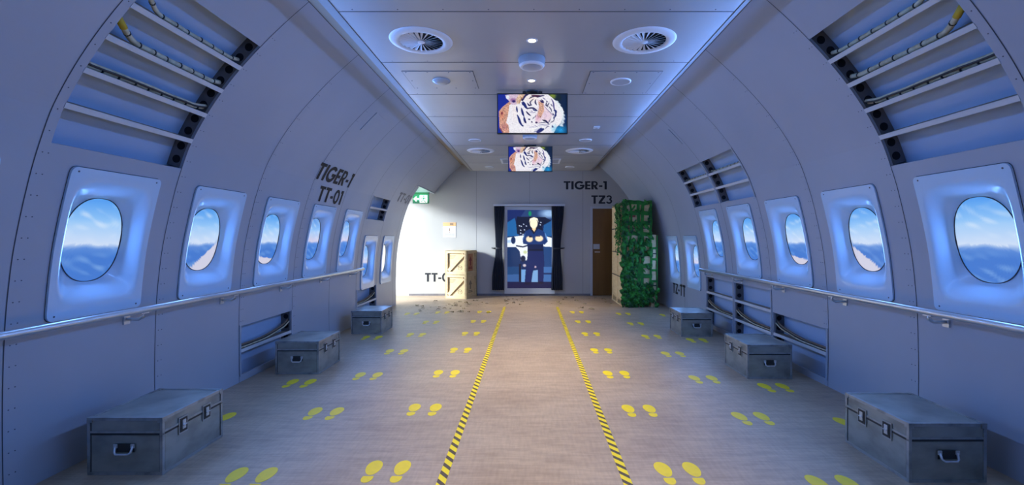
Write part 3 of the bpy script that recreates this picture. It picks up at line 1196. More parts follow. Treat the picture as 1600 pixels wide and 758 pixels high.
def foot_mesh():
    mb = MB()
    sole = []
    for i in range(28):
        t = 2 * PI * i / 28
        y = 0.042 + 0.086 * math.sin(t)
        wv = 0.047 * (1 + 0.10 * math.sin(t))
        sole.append((wv * math.cos(t) - 0.004 * math.sin(t), y))
    mb.prism(sole, 0.0012)
    # heel: rounded back, flat front
    heel = [(-0.031, -0.055), (0.031, -0.055)]
    for i in range(13):
        t = -PI * i / 12
        heel.append((0.033 * math.cos(t), -0.080 + 0.046 * math.sin(t)))
    mb.prism(heel, 0.0012)
    return mb


fp0 = foot_mesh().build('footprint_sticker', M['yellow'])
# (x of the left foot, x of the right foot, depth)
rows = {'inner doorway-side': [(-.938, -.768, 2.66 + .955 * k) for k in range(7)],
        'middle doorway-side': [(-1.712, -1.540, 2.578 + .957 * k) for k in range(7)],
        'outer doorway-side': [(None, -2.345, 3.43), (-2.28, -2.112, 4.27), (-2.28, -2.108, 6.22), (-2.24, -2.07, 8.18)],
        'inner cargo-side': [(.800, .970, 2.64 + .952 * k) for k in range(7)],
        'middle cargo-side': [(1.63, 1.80, 2.49 + .948 * k) for k in range(7)],
        'outer cargo-side': [(2.36, None, 3.33), (2.195, 2.362, 4.145), (2.187, 2.355, 6.06), (None, 2.39, 8.04)]}
ordn = ['first', 'second', 'third', 'fourth', 'fifth', 'sixth', 'seventh']
first = True
for col, lst in rows.items():
    for i, (xl, xr, y) in enumerate(lst):
        for x, f in ((xl, 'left-foot'), (xr, 'right-foot')):
            if x is None:
                continue
            o = fp0 if first else fp0.copy()
            if not first:
                C.objects.link(o)
            first = False
            o.location = (x, y, 0)
            o.rotation_euler = (0, 0, 0.02 if f[0] == 'l' else -0.02)
            tag(o, 'yellow %s sticker of the %s pair from the camera in the %s column' % (f, ordn[i], col), 'floor sticker', 'yellow footprint stickers')

# ------------------------------------------------------------------ televisions with the tiger


def lerp_img(W_, H_, base):
    return np.ones((H_, W_, 3)) * np.array(base, float)


class Paint:
    def __init__(self, W_, H_, x0, x1, y0, y1, base):
        self.im = np.ones((H_, W_, 3)) * np.array(base, float)
        self.X, self.Y = np.meshgrid(x0 + (np.arange(W_) + .5) / W_ * (x1 - x0), y0 + (np.arange(H_) + .5) / H_ * (y1 - y0))
        self.rng = np.random.RandomState(3)

    def poly(self, pts, col, a=1.0):
        ins = np.zeros(self.X.shape, bool)
        n = len(pts)
        for i in range(n):
            x1, y1 = pts[i]
            x2, y2 = pts[(i + 1) % n]
            if y1 == y2:
                continue
            c = ((y1 > self.Y) != (y2 > self.Y)) & (self.X < (x2 - x1) * (self.Y - y1) / (y2 - y1) + x1)
            ins ^= c
        self.im[ins] = self.im[ins] * (1 - a) + np.array(col, float) * a

    def ell(self, cx, cy, rx, ry, col, a=1.0, soft=0.0):
        d = np.sqrt(((self.X - cx) / rx) ** 2 + ((self.Y - cy) / ry) ** 2)
        m = np.clip((1 - d) / max(soft, 1e-3), 0, 1) * a
        self.im = self.im * (1 - m[..., None]) + np.array(col, float) * m[..., None]

    def line(self, pts, w, col, a=1.0, taper=True):
        tot = len(pts) - 1
        # smooth the polyline
        P = []
        for i in range(tot):
            p0 = pts[max(i - 1, 0)]
            p1, p2 = pts[i], pts[i + 1]
            p3 = pts[min(i + 2, tot)]
            for j in range(6):
                t = j / 6
                P.append(tuple(0.5 * ((2 * p1[q]) + (-p0[q] + p2[q]) * t + (2 * p0[q] - 5 * p1[q] + 4 * p2[q] - p3[q]) * t * t + (-p0[q] + 3 * p1[q] - 3 * p2[q] + p3[q]) * t ** 3) for q in (0, 1)))
        P.append(tuple(pts[-1]))
        n = len(P) - 1
        best = np.zeros(self.X.shape)
        for i in range(n):
            (x1, y1), (x2, y2) = P[i], P[i + 1]
            dx, dy = x2 - x1, y2 - y1
            L = dx * dx + dy * dy + 1e-9
            t = np.clip(((self.X - x1) * dx + (self.Y - y1) * dy) / L, 0, 1)
            d = np.hypot(self.X - x1 - t * dx, self.Y - y1 - t * dy)
            f = (i + t) / n
            ww = w * (np.sin(np.clip(f, 0.08, 0.92) * PI) ** 0.6 if taper else 1.0)
            best = np.maximum(best, np.clip((ww - d) / 4.0 + 0.5, 0, 1))
        m = best * a
        self.im = self.im * (1 - m[..., None]) + np.array(col, float) * m[..., None]


def picture_mesh(name, im, w, h):
    """flat display in the xz plane, centred, facing -y"""
    H_, W_, _ = im.shape
    im = np.clip(im, 0, 255) / 255.0
    im = np.where(im <= 0.04045, im / 12.92, ((im + 0.055) / 1.055) ** 2.4)
    xs = np.linspace(-w / 2, w / 2, W_ + 1)
    zs = np.linspace(h / 2, -h / 2, H_ + 1)
    XX, ZZ = np.meshgrid(xs, zs)
    co = np.stack([XX, np.zeros_like(XX), ZZ], -1).reshape(-1, 3)
    me = bpy.data.meshes.new(name)
    idx = np.arange((W_ + 1) * (H_ + 1)).reshape(H_ + 1, W_ + 1)
    fs = np.stack([idx[:-1, :-1], idx[1:, :-1], idx[1:, 1:], idx[:-1, 1:]], -1).reshape(-1, 4)
    me.from_pydata(co.tolist(), [], fs.tolist())
    pad = np.pad(im, ((0, 1), (0, 1), (0, 0)), mode='edge')
    pad2 = (pad + np.pad(im, ((1, 0), (1, 0), (0, 0)), mode='edge')) / 2
    col = np.concatenate([pad2, np.ones(pad2.shape[:2] + (1,))], -1).reshape(-1)
    ca = me.color_attributes.new('picture', 'FLOAT_COLOR', 'POINT')
    ca.data.foreach_set('color', col.tolist())
    return me


P = Paint(260, 148, 68, 1158, 66, 688, (14, 40, 150))
P.poly([(68, 66), (330, 66), (330, 350), (68, 350)], (12, 36, 150))
P.poly([(860, 66), (1158, 66), (1158, 688), (860, 688)], (2, 26, 58))
P.ell(930, 95, 90, 60, (130, 150, 40), 1, 0.7)
P.ell(1030, 120, 60, 70, (10, 30, 20), .8, 0.6)
P.ell(1060, 640, 150, 140, (30, 150, 215), 1, 0.9)
P.ell(1120, 470, 70, 120, (6, 50, 110), .8, 0.8)
# body
P.poly([(84, 340), (140, 270), (250, 180), (300, 260), (240, 420), (230, 530), (270, 600), (300, 690), (140, 690), (92, 600)], (224, 166, 140))
P.ell(130, 400, 60, 110, (232, 140, 105), .7, .8)
P.ell(130, 370, 22, 30, (120, 40, 60), .9, .5)
P.ell(170, 590, 90, 80, (200, 130, 130), .7, .8)
P.line([(84, 590), (120, 640), (150, 690)], 9, (130, 60, 90), .8)
# head
P.poly([(400, 90), (520, 66), (860, 66), (950, 140), (1030, 215), (1095, 300), (1108, 350), (1090, 440), (1060, 530), (1000, 590), (950, 690), (250, 690), (235, 560), (198, 520), (228, 400), (250, 240), (300, 200)], (246, 242, 250))
for i in range(34):
    t = i / 33
    x = 1000 + 100 * math.sin(t * 2.4)
    y = 170 + 400 * t
    P.line([(x - 30, y - 4), (x + 26 + 8 * math.sin(i * 5), y + 10)], 6, (240, 248, 255), .9)
P.ell(960, 620, 70, 90, (110, 200, 240), .6, .9)
P.ell(330, 350, 70, 200, (250, 236, 236), .8, .8)
P.ell(600, 130, 150, 80, (250, 225, 205), .6, .9)
# ear
P.poly([(183, 80), (250, 66), (400, 66), (450, 90), (420, 170), (350, 235), (290, 235), (250, 180), (200, 130)], (214, 190, 212))
P.poly([(400, 66), (500, 66), (440, 160), (370, 230), (350, 150)], (238, 200, 170))
P.ell(222, 110, 36, 40, (235, 245, 255), .9, .5)
P.ell(310, 160, 62, 46, (150, 100, 150), .9, .6)
P.ell(318, 178, 34, 26, (45, 25, 95), 1, .5)
P.line([(470, 100), (430, 150), (400, 220)], 12, (190, 140, 90), .8)
# nose bridge and muzzle
P.poly([(690, 150), (790, 160), (810, 250), (860, 330), (930, 400), (900, 480), (850, 510), (770, 480), (720, 530), (655, 510), (660, 420), (700, 330), (710, 240)], (238, 214, 226))
P.poly([(705, 180), (785, 185), (795, 260), (800, 330), (770, 390), (750, 440), (690, 440), (700, 360), (722, 270)], (232, 178, 150))
P.ell(700, 440, 45, 60, (225, 170, 190), .8, .7)
P.ell(830, 400, 60, 70, (232, 205, 225), .8, .7)
P.ell(740, 430, 10, 12, (150, 60, 60), .9, .5)
K = (34, 26, 84)
B_ = (22, 34, 110)
for pts, w_, c_ in (
        ([(455, 170), (500, 90), (545, 70)], 14, K), ([(445, 160), (470, 140)], 16, K), ([(560, 135), (610, 105), (655, 95), (690, 110)], 11, K),
        ([(600, 80), (680, 92), (755, 88)], 15, (70, 20, 50)), ([(690, 115), (760, 90), (800, 85)], 9, K),
        ([(450, 200), (480, 215), (505, 262), (530, 292)], 20, B_), ([(470, 190), (470, 235)], 22, B_),
        ([(535, 205), (560, 240), (600, 235)], 11, K), ([(600, 160), (578, 200), (600, 240)], 9, K), ([(630, 140), (600, 165), (585, 190)], 7, K),
        ([(665, 150), (660, 195), (680, 235)], 11, K), ([(735, 165), (770, 190), (795, 195)], 13, K), ([(755, 150), (790, 180)], 8, K),
        ([(520, 292), (570, 288), (620, 285), (660, 305), (690, 325)], 11, K), ([(530, 300), (600, 275)], 9, K), ([(620, 300), (640, 320), (690, 330)], 8, B_),
        ([(515, 340), (545, 375), (585, 410)], 11, K), ([(590, 330), (620, 345)], 5, (120, 110, 160)), ([(560, 350), (640, 360), (660, 340)], 4, (130, 120, 170)),
        ([(363, 262), (368, 310), (376, 350)], 12, B_), ([(375, 400), (400, 460), (420, 520), (455, 575)], 17, B_), ([(440, 290), (455, 350), (480, 420)], 15, B_),
        ([(445, 330), (465, 400)], 13, B_), ([(480, 430), (490, 480), (510, 525)], 16, B_), ([(495, 500), (510, 520)], 14, K), ([(440, 560), (470, 575)], 11, B_),
        ([(550, 465), (575, 470)], 11, K), ([(600, 500), (610, 520)], 9, K), ([(640, 430), (620, 460)], 6, K), ([(670, 400), (650, 440)], 5, K),
        ([(840, 190), (830, 240), (855, 255)], 9, K), ([(880, 205), (860, 230), (850, 270)], 8, K), ([(830, 170), (860, 190)], 6, K), ([(780, 120), (820, 150)], 7, (120, 110, 160)),
        ([(800, 250), (850, 310), (910, 370), (950, 420)], 5, (130, 110, 160)), ([(870, 260), (905, 300), (920, 350)], 7, K), ([(905, 220), (930, 260)], 6, K),
        ([(915, 140), (945, 200), (955, 280), (975, 340)], 11, (90, 80, 140)), ([(955, 320), (985, 340), (978, 400)], 15, B_), ([(960, 400), (985, 400), (950, 450)], 12, B_),
        ([(950, 430), (960, 470)], 9, B_), ([(935, 370), (950, 400)], 8, K), ([(900, 460), (880, 500), (860, 530)], 6, K),
        ([(775, 478), (820, 490), (850, 520), (870, 540)], 12, K), ([(780, 480), (830, 500)], 11, (20, 10, 40)), ([(665, 520), (690, 520)], 14, (60, 30, 80)),
        ([(700, 530), (780, 520), (840, 515)], 5, K), ([(700, 565), (760, 555), (840, 560), (900, 540)], 5, (90, 90, 150)), ([(640, 560), (700, 590), (760, 575)], 4, (110, 110, 160)),
        ([(690, 680), (730, 650), (790, 625)], 27, B_), ([(650, 640), (700, 625), (760, 605)], 9, (40, 50, 130)), ([(640, 670), (690, 650)], 9, (40, 60, 140)),
        ([(560, 600), (620, 590), (680, 600)], 4, (120, 120, 180)), ([(930, 570), (938, 600)], 10, B_), ([(820, 620), (850, 585), (880, 580)], 6, (60, 60, 120)),
        ([(900, 520), (940, 500), (960, 470)], 6, K)):
    P.line(pts, w_ * 1.1, c_)
for i in range(14):
    P.line([(640 + i * 12, 600 - i * 3), (560 + i * 6, 640 + i * 3)], 3, (255, 255, 255), .8)
rg = np.random.RandomState(4)
nz1 = rg.normal(0, 1, P.im.shape[:2])
fur = (nz1 + np.roll(nz1, 1, 0) + np.roll(nz1, (1, 1), (0, 1)) + np.roll(nz1, (2, 1), (0, 1))) / 4
bright = P.im.mean(2)
P.im = P.im * (1 + 0.10 * fur * (bright > 90))[..., None]
warm_ = (P.im[..., 0] - P.im[..., 2]) > 40
P.im[warm_] = P.im[warm_] * (0.92 + 0.22 * fur[warm_])[..., None]
TVW, TVH = 0.765, 0.437
tvm = picture_mesh('display', P.im, TVW - 0.018, TVH - 0.018)
tvm.materials.append(M['tv_picture'])


def make_tv(loc, label):
    t = thing('television', label, 'television', loc, group='ceiling-hung televisions')
    mb = MB()
    w, h = TVW / 2, TVH / 2
    mb.box(-w, w, 0.006, 0.045, -h, h, bev=0.003)
    mb.build('casing', M['black'], t)
    mb = MB()
    for (x0, x1, z0, z1) in ((-w, w, h - .009, h), (-w, w, -h, -h + .009), (-w, -w + .009, -h + .009, h - .009), (w - .009, w, -h + .009, h - .009)):
        mb.box(x0, x1, -0.002, 0.008, z0, z1)
    mb.build('bezel', M['black'], t)
    o = bpy.data.objects.new('display', tvm)
    C.objects.link(o)
    o.parent = t
    o.location = (0, 0.004, 0)
    # bracket to the ceiling
    top = ZC - loc[2]
    mb = MB()
    mb.box(-0.11, 0.11, 0.05, 0.085, -0.06, 0.06)
    for sx_ in (-1, 1):
        mb.box(sx_ * 0.09 - .012, sx_ * 0.09 + .012, 0.045, 0.06, -0.12, h + 0.012)
    mb.tube([(0, 0.07, 0.0), (0, 0.07, top - 0.004)], 0.021, 12)
    mb.build('bracket_arm', M['black'], t)
    mb = MB()
    mb.lathe([(0, top - 0.02), (0.065, top - 0.02), (0.07, top - 0.004), (0.07, top)], (0, 0.07, 0), 20)
    mb.build('ceiling_plate', M['alu_dark'], t)
    mb = MB()
    for sx_ in (-1, 1):
        mb.box(sx_ * 0.085 - .022, sx_ * 0.085 + .022, 0.0, 0.05, h, h + 0.022)
        mb.lathe([(0.011, 0), (0.011, 0.012), (0, 0.012)], (sx_ * 0.085, 0.03, h + 0.022), 10)
    mb.build('mounting_lug', M['alu_dark'], t)
    return t


make_tv((0.030, 4.86, CAM_H + 1.350), 'first wall-of-tiger television hanging from the ceiling, nearer and larger looking')
make_tv((0.012, 7.72, CAM_H + 1.362), 'second tiger television hanging from the ceiling, nearer the bulkhead')
for o in SC.objects:
    if o.name.startswith('television') and o.type == 'EMPTY':
        if o.location.y < 6:
            o['label'] = 'black television showing a tiger, hung from ceiling before the first dome, looking larger'
        else:
            o['label'] = 'black television showing a tiger, hung from ceiling close to the bulkhead, looking smaller'

# ------------------------------------------------------------------ ceiling vents, speakers, lamps, domes
wh = M['white']


def make_vent():
    t = thing('ceiling_vent', 'x', 'vent')
    mb = MB()
    mb.lathe([(0.172, -0.004), (0.178, -0.012), (0.20, -0.016), (0.235, -0.012), (0.252, -0.003), (0.254, 0.0)], n=56)
    mb.build('rim', wh, t)
    mb = MB()
    mb.lathe([(0, -0.0005), (0.18, -0.0005)], n=48)
    mb.build('duct', M['dark'], t)
    mb = MB()
    mb.lathe([(0, -0.014), (0.028, -0.014), (0.036, -0.008), (0.036, -0.001)], n=24)
    mb.build('hub', wh, t)
    for k in range(24):
        a = 2 * PI * k / 24
        mb = MB()
        # a tilted blade, thicker at the rim
        R = Matrix.Rotation(a, 4, 'Z')
        vs = []
        for r in (0.030, 0.175):
            hwid = 0.0035 if r < .1 else 0.0115
            vs += [Vector((r, -hwid, -0.0125)), Vector((r, hwid, -0.002)), Vector((r, hwid, -0.0035)), Vector((r, -hwid, -0.014))]
        mb.add([R @ v for v in vs], [(0, 1, 5, 4), (1, 2, 6, 5), (2, 3, 7, 6), (3, 0, 4, 7), (0, 3, 2, 1), (4, 5, 6, 7)])
        mb.build('blade', wh, t)
    return t


v0 = make_vent()
vl = ['large round white ceiling swirl vent before the televisions, doorway side', 'large round white ceiling swirl vent before the televisions, cargo side',
      'round white swirl vent beside the second television, doorway side', 'round white swirl vent beside the second television, cargo side']
for i, (x, y) in enumerate(VENTS):
    v = v0 if i == 0 else dup(v0)
    v.location = (x, y, ZC)
    tag(v, vl[i], group='round ceiling vents')


def make_speaker():
    t = thing('ceiling_speaker', 'x', 'speaker')
    mb = MB()
    mb.lathe([(0.088, -0.009), (0.094, -0.012), (0.104, -0.009), (0.107, 0)], n=36)
    mb.build('rim', wh, t)
    mb = MB()
    mb.lathe([(0, -0.0095), (0.089, -0.0085)], n=36)
    mb.build('grille', M['greyplastic'], t)
    return t


sp = make_speaker()
spl = [(0.932, 4.59, ZC - 0.005, 'small round speaker in the plain ceiling hatch, cargo side'), (-0.90, 7.37, ZC, 'small round ceiling speaker just before the second television, doorway side'),
       (0.92, 7.37, ZC, 'small round ceiling speaker just before the second television, cargo side'), (-0.91, 10.15, ZC, 'tiny round speaker close to bulkhead, doorway side of ceiling'), (0.91, 10.15, ZC, 'tiny round speaker close to bulkhead, cargo side of ceiling')]
for i, (x, y, z, lb) in enumerate(spl):
    q = sp if i == 0 else dup(sp)
    q.location = (x, y, z)
    tag(q, lb, group='small round ceiling speakers')
t = thing('smoke_detector', 'pale domed detector in the screwed-down ceiling hatch, doorway side', 'detector', (-0.90, 4.57, ZC - 0.005))
mb = MB()
mb.lathe([(0.09, 0), (0.09, -0.008), (0.075, -0.014)], n=32)
mb.build('base', M['ceil'], t)
mb = MB()
mb.lathe([(0.075, -0.014), (0.066, -0.024), (0.04, -0.030), (0, -0.031)], n=32)
mb.build('dome', M['ceil'], t)


def make_dome(loc, label, sc_=1.0, dk=False):
    t = thing('dome_camera', label, 'dome', loc, group='ceiling domes')
    mb = MB()
    mb.lathe([(0.118 * sc_, 0), (0.122 * sc_, -0.012), (0.114 * sc_, -0.062 * sc_)], n=40)
    mb.build('housing', M['greyplastic'], t)
    mb = MB()
    mb.lathe([(0.114 * sc_, -0.062 * sc_), (0.104 * sc_, -0.078 * sc_), (0.096 * sc_, -0.080 * sc_), (0.082 * sc_, -0.078 * sc_)], n=40)
    mb.build('ring', wh, t)
    mb = MB()
    mb.lathe([(0.082 * sc_, -0.077 * sc_), (0.06 * sc_, -0.086 * sc_), (0.03 * sc_, -0.092 * sc_), (0, -0.093 * sc_)], n=40)
    mb.build('dome', M['greyplastic'], t)
    return t


make_dome((0.02, 4.02, ZC), 'white cylindrical dome fitting between the two lit downlights')
make_dome((0.005, 6.95, ZC), 'white dome fitting between the two televisions', 0.95)

dl = None
for i, y in enumerate((3.65, 4.58, 1.80, 0.90, 5.52, 6.45, 8.35, 9.3)):
    if dl is None:
        t = thing('downlight', 'x', 'ceiling light')
        mb = MB()
        mb.lathe([(0.030, -0.001), (0.034, -0.005), (0.044, -0.004), (0.047, 0)], n=28)
        mb.build('trim_ring', wh, t)
        mb = MB()
        mb.lathe([(0, -0.0035), (0.031, -0.0025)], n=28)
        mb.build('bulb', M['lamp_on'], t)
        dl = t
    else:
        t = dup(dl)
    t.location = (0.02, y, ZC)
    lbs = ['lit warm ceiling downlight before the first dome', 'lit warm downlight between first dome and first television', 'lit warm downlight above the camera', 'lit warm downlight behind the camera',
           'lit warm downlight just past the first television', 'lit warm downlight before the second dome', 'lit warm downlight past the second television', 'lit warm downlight over the end of the tapes']
    tag(t, lbs[i], group='warm ceiling downlights')
    lamp('downlight_beam', 'SPOT', (0.02, y, ZC - 0.02), (0, 0, 0), 165.0, (1.0, 0.80, 0.47), spot_size=math.radians(76), spot_blend=1.0, shadow_soft_size=0.04)

t = thing('motion_sensor', 'tiny white rectangular sensor on ceiling beside first television', 'sensor', (0.97, 6.48, ZC))
mb = MB()
mb.box(-0.045, 0.045, -0.05, 0.05, -0.02, 0, bev=.004)
mb.build('housing', wh, t)
mb = MB()
mb.lathe([(0, -0.03), (0.015, -0.027), (0.022, -0.02)], n=14)
mb.build('lens', M['greyplastic'], t)
t = thing('air_grille', 'wide white ceiling grille behind the second television', 'grille', (0.02, 9.36, ZC))
mb = MB()
for (x0, x1, y0, y1) in ((-.62, .62, -.28, -.24), (-.62, .62, .24, .28), (-.62, -.58, -.24, .24), (.58, .62, -.24, .24)):
    mb.box(x0, x1, y0, y1, -0.012, 0)
mb.build('frame', wh, t)
mb = MB()
for i in range(11):
    y = -.22 + i * .044
    mb.box(-.58, .58, y - .006, y + .012, -0.008, -0.002)
mb.build('slat', M['greyplastic'], t)

# ------------------------------------------------------------------ screen with the presenter
P = Paint(150, 264, 68, 441, 44, 704, (14, 34, 84))
P.poly([(68, 44), (441, 44), (441, 110), (68, 110)], (40, 62, 110))
P.poly([(68, 44), (220, 44), (180, 100), (68, 130)], (20, 36, 96))
P.ell(420, 75, 110, 55, (150, 185, 225), 1, .7)
P.poly([(68, 150), (130, 112), (165, 262), (68, 268)], (30, 96, 160))
P.poly([(380, 130), (441, 130), (441, 268), (365, 262)], (34, 90, 150))
P.poly([(150, 100), (385, 105), (440, 135), (360, 180), (372, 250), (150, 250), (140, 150)], (14, 18, 42))
for (x, y) in ((170, 178), (185, 182), (205, 165), (228, 180), (180, 215), (212, 212), (180, 240), (200, 250), (350, 150), (345, 170)):
    P.ell(x, y, 7, 6, (225, 235, 255), 1, .5)
P.poly([(68, 278), (220, 256), (236, 350), (240, 440), (230, 470), (180, 470), (160, 380), (68, 358)], (238, 246, 255))
P.poly([(375, 262), (441, 280), (441, 356), (372, 352)], (236, 246, 255))
P.poly([(68, 300), (100, 296), (100, 320), (68, 322)], (180, 210, 245))
P.ell(118, 300, 21, 34, (18, 40, 84), 1, .2)
P.poly([(68, 356), (140, 356), (172, 392), (182, 450), (170, 520), (68, 524)], (18, 46, 92))
P.poly([(372, 356), (441, 356), (441, 524), (380, 524)], (30, 66, 120))
P.poly([(68, 524), (190, 520), (190, 600), (68, 610)], (26, 66, 116))
P.poly([(68, 590), (180, 585), (180, 650), (68, 650)], (52, 92, 150))
P.poly([(370, 524), (441, 524), (441, 650), (368, 650)], (60, 104, 166))
P.poly([(372, 575), (441, 575), (441, 588), (372, 588)], (20, 40, 90))
P.poly([(184, 546), (222, 546), (214, 652), (186, 652)], (110, 160, 215))
P.poly([(284, 556), (324, 550), (324, 650), (268, 668)], (120, 165, 215))
P.poly([(165, 500), (186, 500), (186, 650), (165, 650)], (14, 14, 40))
P.ell(212, 512, 18, 16, (235, 215, 215), .9, .5)
P.ell(302, 524, 14, 12, (225, 190, 200), .9, .5)
P.ell(218, 400, 24, 20, (190, 200, 120), .7, .6)
P.ell(200, 455, 24, 30, (14, 20, 50), 1, .3)
P.poly([(140, 340), (200, 350), (240, 335), (240, 350), (200, 362), (140, 352)], (14, 24, 60))
P.ell(258, 75, 16, 26, (14, 140, 96), 1, .4)
# the presenter
P.poly([(240, 385), (364, 385), (376, 470), (372, 650), (330, 655), (322, 530), (304, 505), (285, 560), (262, 662), (214, 662), (226, 540), (234, 460)], (20, 32, 88))
P.poly([(218, 225), (258, 205), (290, 250), (326, 203), (372, 222), (396, 258), (408, 310), (380, 338), (366, 330), (366, 392), (238, 392), (236, 335), (200, 330), (196, 290)], (24, 52, 110))
P.poly([(240, 335), (366, 335), (366, 392), (238, 392)], (12, 24, 66))
P.poly([(236, 374), (368, 374), (368, 388), (236, 388)], (10, 14, 40))
P.poly([(276, 190), (308, 190), (306, 208), (293, 228), (278, 208)], (246, 214, 160))
P.ell(290, 158, 35, 46, (255, 244, 210), 1, .15)
P.poly([(252, 150), (258, 118), (292, 106), (322, 116), (330, 150), (318, 128), (270, 126)], (255, 250, 225))
P.ell(254, 290, 34, 30, (252, 228, 190), 1, .3)
P.ell(335, 285, 40, 30, (252, 228, 190), 1, .3)
P.poly([(250, 262), (275, 262), (275, 276), (250, 276)], (20, 24, 60))
P.poly([(312, 258), (345, 258), (345, 270), (312, 270)], (40, 40, 80))
P.line([(385, 240), (404, 300)], 6, (110, 160, 220), .8)
P.line([(216, 240), (200, 300)], 4, (90, 140, 210), .7)
P.poly([(68, 652), (441, 652), (441, 704), (68, 704)], (18, 18, 62))
P.ell(238, 664, 32, 14, (16, 10, 44), 1, .3)
P.ell(350, 658, 30, 12, (16, 10, 44), 1, .3)
SX0, SX1, SZ0, SZ1 = -0.533, 0.530, 0.182, 2.059
t = thing('video_screen', 'tall lit screen showing a presenter in a dark jumpsuit, between navy curtains', 'screen', ((SX0 + SX1) / 2, YW - 0.0135, 0))
me = picture_mesh('display', P.im, SX1 - SX0, SZ1 - SZ0)
me.materials.append(M['screen_picture'])
o = bpy.data.objects.new('display', me)
C.objects.link(o)
o.parent = t
o.location = (0, -0.022, (SZ0 + SZ1) / 2)
mb = MB()
hw_ = (SX1 - SX0) / 2
for (x0, x1, z0, z1) in ((-hw_ - .07, hw_ + .07, SZ1, SZ1 + .075), (-hw_ - .07, hw_ + .07, 0.05, SZ0), (-hw_ - .07, -hw_, SZ0, SZ1), (hw_, hw_ + .07, SZ0, SZ1)):
    mb.box(x0, x1, -0.032, 0.0, z0, z1)
mb.build('surround', mat('screen_surround', (0.50, 0.52, 0.52), 0.5), t)
mb = MB()
mb.box(-hw_, hw_, -0.02, -0.001, SZ0, SZ1)
mb.build('backing', M['black'], t)


def make_curtain(x0t, x1t, x0p, x1p, x0b, x1b, label, side):
    t = thing('curtain', label, 'curtain', (0, YW - 0.10, 0), group='curtains beside the screen')
    nz_, nx_ = 34, 60
    mb = MB()
    ztop, zp, zb = 2.145, 1.14, 0.147
    vs, fs = [], []
    for i in range(nz_ + 1):
        z = ztop + (zb - ztop) * i / nz_

        def sm(a, b_, f):
            f = max(0, min(1, f))
            f = f * f * (3 - 2 * f)
            return a + (b_ - a) * f
        if z > zp:
            f = (ztop - z) / (ztop - zp)
            xa, xb = sm(x0t, x0p, f), sm(x1t, x1p, f)
        else:
            f = (zp - z) / (zp - zb)
            xa, xb = sm(x0p, x0b, f * 1.3), sm(x1p, x1b, f * 1.3)
        pin = math.exp(-((z - zp) / 0.16) ** 2)
        for j in range(nx_ + 1):
            u = j / nx_
            amp = 0.030 * (1 - 0.45 * pin)
            y = amp * math.sin(u * 2 * PI * 6 + 0.5 * math.sin(z * 3)) + 0.006 * math.sin(u * 37 + z * 5)
            vs.append((xa + (xb - xa) * u, y, z))
    W2 = nx_ + 1
    for i in range(nz_):
        for j in range(nx_):
            fs.append((i * W2 + j, i * W2 + j + 1, (i + 1) * W2 + j + 1, (i + 1) * W2 + j))
    mb.add(vs, fs, 0, True)
    o = mb.build('fabric', M['curtain'], t, fixn=False)
    sd = o.modifiers.new('thick', 'SOLIDIFY')
    sd.thickness = 0.004
    mb = MB()
    xm = (x0p + x1p) / 2
    hw2 = (x1p - x0p) / 2
    pts = [(xm + (hw2 + 0.006) * math.cos(a * PI / 12), 0.040 * math.sin(a * PI / 12), zp + 0.01 * math.cos(a * PI / 12) * side) for a in range(25)]
    n0 = len(pts)
    vv = [(p[0], p[1], p[2] - 0.02) for p in pts] + [(p[0], p[1], p[2] + 0.02) for p in pts]
    mb.add(vv, [(i, i + 1, n0 + i + 1, n0 + i) for i in range(n0 - 1)])
    o = mb.build('tieback', M['black'], t, fixn=False)
    mb = MB()
    xo = x0p if side < 0 else x1p
    mb.tube([(xo, 0, zp), (xo + side * 0.05, 0.01, zp + .004), (xo + side * 0.09, 0.094, zp + 0.006)], 0.016, 8)
    mb.lathe([(0.02, -0.0), (0.02, 0.02), (0, 0.02)], (xo + side * 0.085, 0.07, zp), 12)
    mb.build('hook', M['black'], t)
    return t


make_curtain(-.845, -.60, -.81, -.655, -.895, -.612, 'navy curtain tied back, on the crate side of the screen', -1)
make_curtain(.52, .815, .555, .735, .515, .785, 'navy curtain tied back, on the brown door side of the screen', 1)
t = thing('curtain_rail', 'slim pale curtain rail above the tall screen', 'rail', (0, YW - 0.10, 2.165))
mb = MB()
mb.box(-.86, .84, -0.024, 0.024, -0.02, 0.028, bev=.004)
mb.build('track', mat('rail_white', (0.55, 0.56, 0.57), 0.4), t)
mb = MB()
for x in (-.7, 0, .7):
    mb.box(x - .02, x + .02, 0.024, 0.10, -0.01, 0.02)
mb.build('wall_bracket', M['greyplastic'], t)

# ------------------------------------------------------------------ brown door
d = thing('door_1', 'brown wooden door in the bulkhead beneath the TZ3 lettering', None, (1.48, YW, 0), kind='structure')
mb = MB()
mb.box(0.03, 0.87, -0.03, 0.0, 0.01, 2.09)
mb.build('door_leaf', M['door'], d)
mb = MB()
for (x0, x1, z0, z1) in ((-.02, .03, 0, 2.14), (.87, .92, 0, 2.14), (.03, .87, 2.09, 2.14)):
    mb.box(x0, x1, -0.04, 0.0, z0, z1)
mb.build('door_frame', M['greyplastic'], d)
mb = MB()
mb.box(0.045, 0.20, -0.033, -0.03, 1.12, 1.24)
mb.build('door_plate', M['greyplastic'], d)
mb = MB()
mb.tube([(0.085, -0.033, 1.05), (0.085, -0.075, 1.05), (0.12, -0.08, 1.05), (0.20, -0.08, 1.05)], 0.009, 8)
mb.build('door_handle', M['steel'], d)

